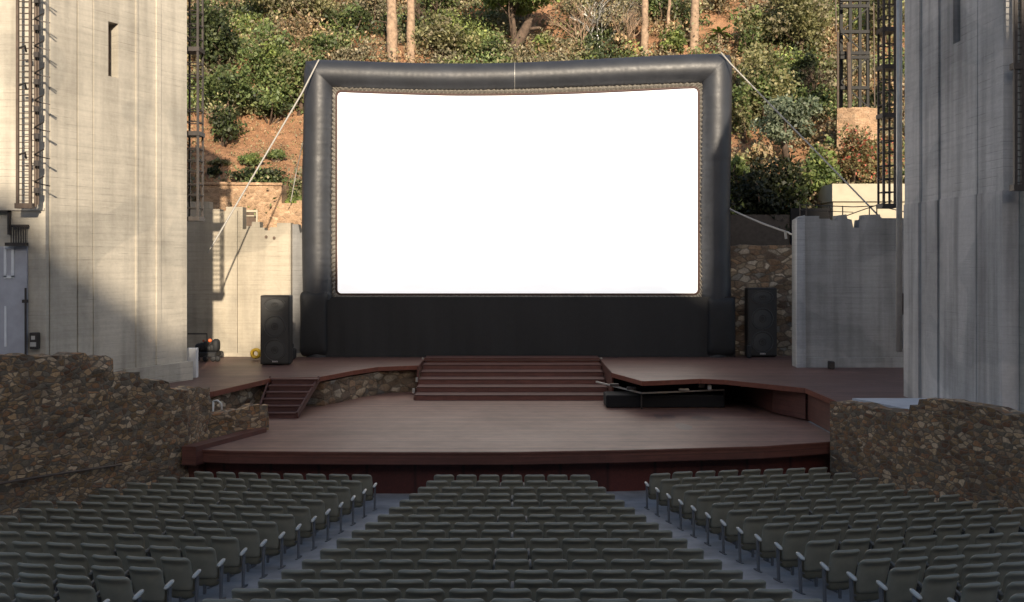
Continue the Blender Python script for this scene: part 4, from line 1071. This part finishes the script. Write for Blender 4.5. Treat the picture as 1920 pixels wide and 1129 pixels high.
def trunk(px0, px1, pyb, w_, label, mat='bark', dd=None):
    p = hit(px0, pyb) if dd is None else P(px0, pyb, dd)
    t = thing('bare_tree', label, 'tree', p, 'pale bare trunks on the hillside'); d = p.y; r0 = w_*d/F/2
    m = MB(); q = []
    for k in range(16):
        f = k/15; q.append(P(px0+(px1-px0)*f, pyb+10-(pyb+70)*f, d) + Vector((random.uniform(-.03,.03), 0, 0)))
    m.tube(q, [r0*(1.15-.3*k/15) + random.uniform(-.02,.02) for k in range(16)], 12); m.build('trunk', M[mat], t, smooth=True)
    m = MB()
    for k in range(6):
        f = random.uniform(.3,.95); a = P(px0+(px1-px0)*f, pyb+10-(pyb+70)*f, d); m.tube([a, a+Vector((random.uniform(-.9,.9), 0, random.uniform(.1,.6)))], [.04,.015], 5)
    m.build('branch', M['bark_d'], t)
trunk(737,732,118,19,'thick pale trunk, the left one of the pair above the screen')
trunk(771,769,118,15,'pale orange trunk, the right one of the pair above the screen')
trunk(1207,1212,104,13,'straight pale trunk at the left of the three slim trunks')
trunk(1248,1262,75,6,'very thin leaning trunk in the middle of the three')
trunk(1301,1305,98,16,'brown-orange trunk just left of the little palm')
trunk(690,688,30,5,'thin stick-like trunk left of the thick pair', 'bark_d')
# little palm
p = hit(1350,100); hd = P(1350,62,p.y)
t = thing('palm', 'small green fan palm on bare soil above the right screen corner', 'palm', p)
m = MB(); m.tube([p-Vector((0,0,.2)), hd], [.16,.12], 8); m.build('trunk', M['bark'], t)
def fronds(c, n, L, w, mat, droop, e0, e1, seed):
    rs = random.Random(seed); m = MB()
    for k in range(n):
        a = 6.283*k/n + rs.uniform(-.2,.2); e = rs.uniform(e0, e1); d = Vector((math.cos(a)*math.cos(e), math.sin(a)*math.cos(e), math.sin(e))); sd = Vector((-math.sin(a), math.cos(a), 0))
        L_ = L*rs.uniform(.75,1.1); V = []; N = 6
        for i in range(N+1):
            f = i/N; ww = w*math.sin(math.pi*min(1, .18+f*.82))+.004; q = c + d*L_*f - Vector((0,0,droop*f*f*L_)); V += [q-sd*ww, q+Vector((0,0,-ww*.4)), q+sd*ww]
        m.add(V, [(i*3+j, i*3+j+1, i*3+j+4, i*3+j+3) for i in range(N) for j in range(2)])
    return m
fronds(hd, 22, 1.15, .09, None, .5, -.25, 1.2, 4).build('crown', simple('palm_green', (.15,.24,.04), .5), t)
for (px, py, c, lab) in ((670,96,(.55,.26,.14),'orange spiky plant left of the paired pale trunks'),(636,112,(.16,.20,.06),'green spiky plant just above the screen left of the pale trunks'),(613,104,(.34,.24,.11),'yellowish spiky plant above the top left corner of the screen')):
    p = hit(px, py); t = thing('agave', lab, 'agave', p, 'spiky plants above the screen')
    fronds(p+Vector((0,0,.1)), 16, .95, .06, None, .12, .25, 1.35, px).build('leaves', simple('agave_leaf', c, .55), t)
# bare twiggy bushes
def bare(px, py, h, lab, seed, mt):
    rs = random.Random(seed); p = hit(px, py); t = thing('bare_bush', lab, 'bush', p, 'leafless bushes on the hillside'); m = MB()
    def grow(a, d, L, r_, lv):
        b = a + d*L; mid = a.lerp(b, .5) + Vector((rs.uniform(-.1,.1), rs.uniform(-.1,.1), 0))*L
        m.tube([a, mid, b], [r_, r_*.8, r_*.55], 5, False)
        if lv:
            for _ in range(3): grow(mid.lerp(b, rs.random()), (d + Vector((rs.uniform(-.8,.8), rs.uniform(-.8,.8), rs.uniform(-.3,.5)))).normalized(), L*rs.uniform(.5,.8), r_*.55, lv-1)
    for _ in range(6): grow(p - Vector((0,0,.1)), Vector((rs.uniform(-.7,.7), rs.uniform(-.4,.4), 1)).normalized(), h*.5, .045, 3)
    m.build('branches', M[mt], t)
for i, (px, py, h, lab, mt) in enumerate(((1088,100,3.0,'pale leafless bush right of the bright green pine','bark'),(1128,90,3.4,'tall leafless bush between the pine and the slim trunks','galv'),(1172,100,2.6,'grey leafless bush left of the slim trunks','bark'),
    (425,262,1.8,'pale leafless bush at the left edge of the bare red slope','bark'),(1525,200,2.2,'leafless bush left of the lattice mast','bark_d'),(1640,345,2.2,'twiggy bush behind the cream block by the right truss','bark'),(800,60,2.2,'dark leafless bush right of the paired pale trunks','bark_d'))): bare(px, py, h, lab, 40+i, mt)

# ground-covering brush, one mass
C_ = []; K_ = []
nb = 0
while nb < 6200:
    x = random.uniform(-34, 36); y = random.uniform(46.8, 70)
    z = hillz(x, y); px = 960 + x*F/y; py = HY - (z-CZ)*F/y
    if 335 < px < 585 and 222 < py < 350: continue
    if 1305 < px < 1400 and py > -20 and py < 110 and random.random() < .85: continue
    if px < 960-.50*F*.96 or px > 960+.5*F*.96: continue
    nv = mnoise.noise(Vector((x*.22, y*.22, 7)))
    if nv < -.18 and random.random() < .8: continue
    if random.random() < .12: continue
    kk = mnoise.noise(Vector((x*.3, y*.3, 17))); kind = 'dry' if kk < -.22 else 'grey' if kk < -.02 else 'olive' if kk < .12 else 'green' if kk < .26 else 'bright' if kk < .36 else 'dark'
    s = random.uniform(.35,1.15); k = int(85*s+15)
    g = rng.normal(size=(k,3))*np.array([s,s,s*.7])*.55; g[:,2] = np.abs(g[:,2])*1.1 + .02
    C_.append(g + np.array([x, y, z])); K_.append(tint(kind, k)*rng.uniform(.5,1.3)); nb += 1
leafmesh('brush', np.concatenate(C_), .10, np.clip(np.concatenate(K_), 0, 1), M['twig'], None, (0,50,8), up=.3, label='mixed dry brush and low scrub covering the hillside', cat='brush', kind='stuff')
# grass and litter tufts on the bare slope
C_ = []; K_ = []
for _ in range(420):
    px = random.uniform(340, 580); py = random.uniform(225, 345); p = hit(px, py); k = 9
    g = rng.normal(size=(k,3))*.10; g[:,2] = np.abs(g[:,2]); C_.append(g + np.array(p)); K_.append(tint('dry' if random.random() < .75 else 'olive', k))
leafmesh('dry_grass', np.concatenate(C_), .05, np.concatenate(K_), M['twig'], None, (-12,50,9), up=.8, label='sparse dry grass tufts on the bare red slope', cat='grass', kind='stuff')
for o in bpy.data.objects:
    if '_w' in o: del o['_w']
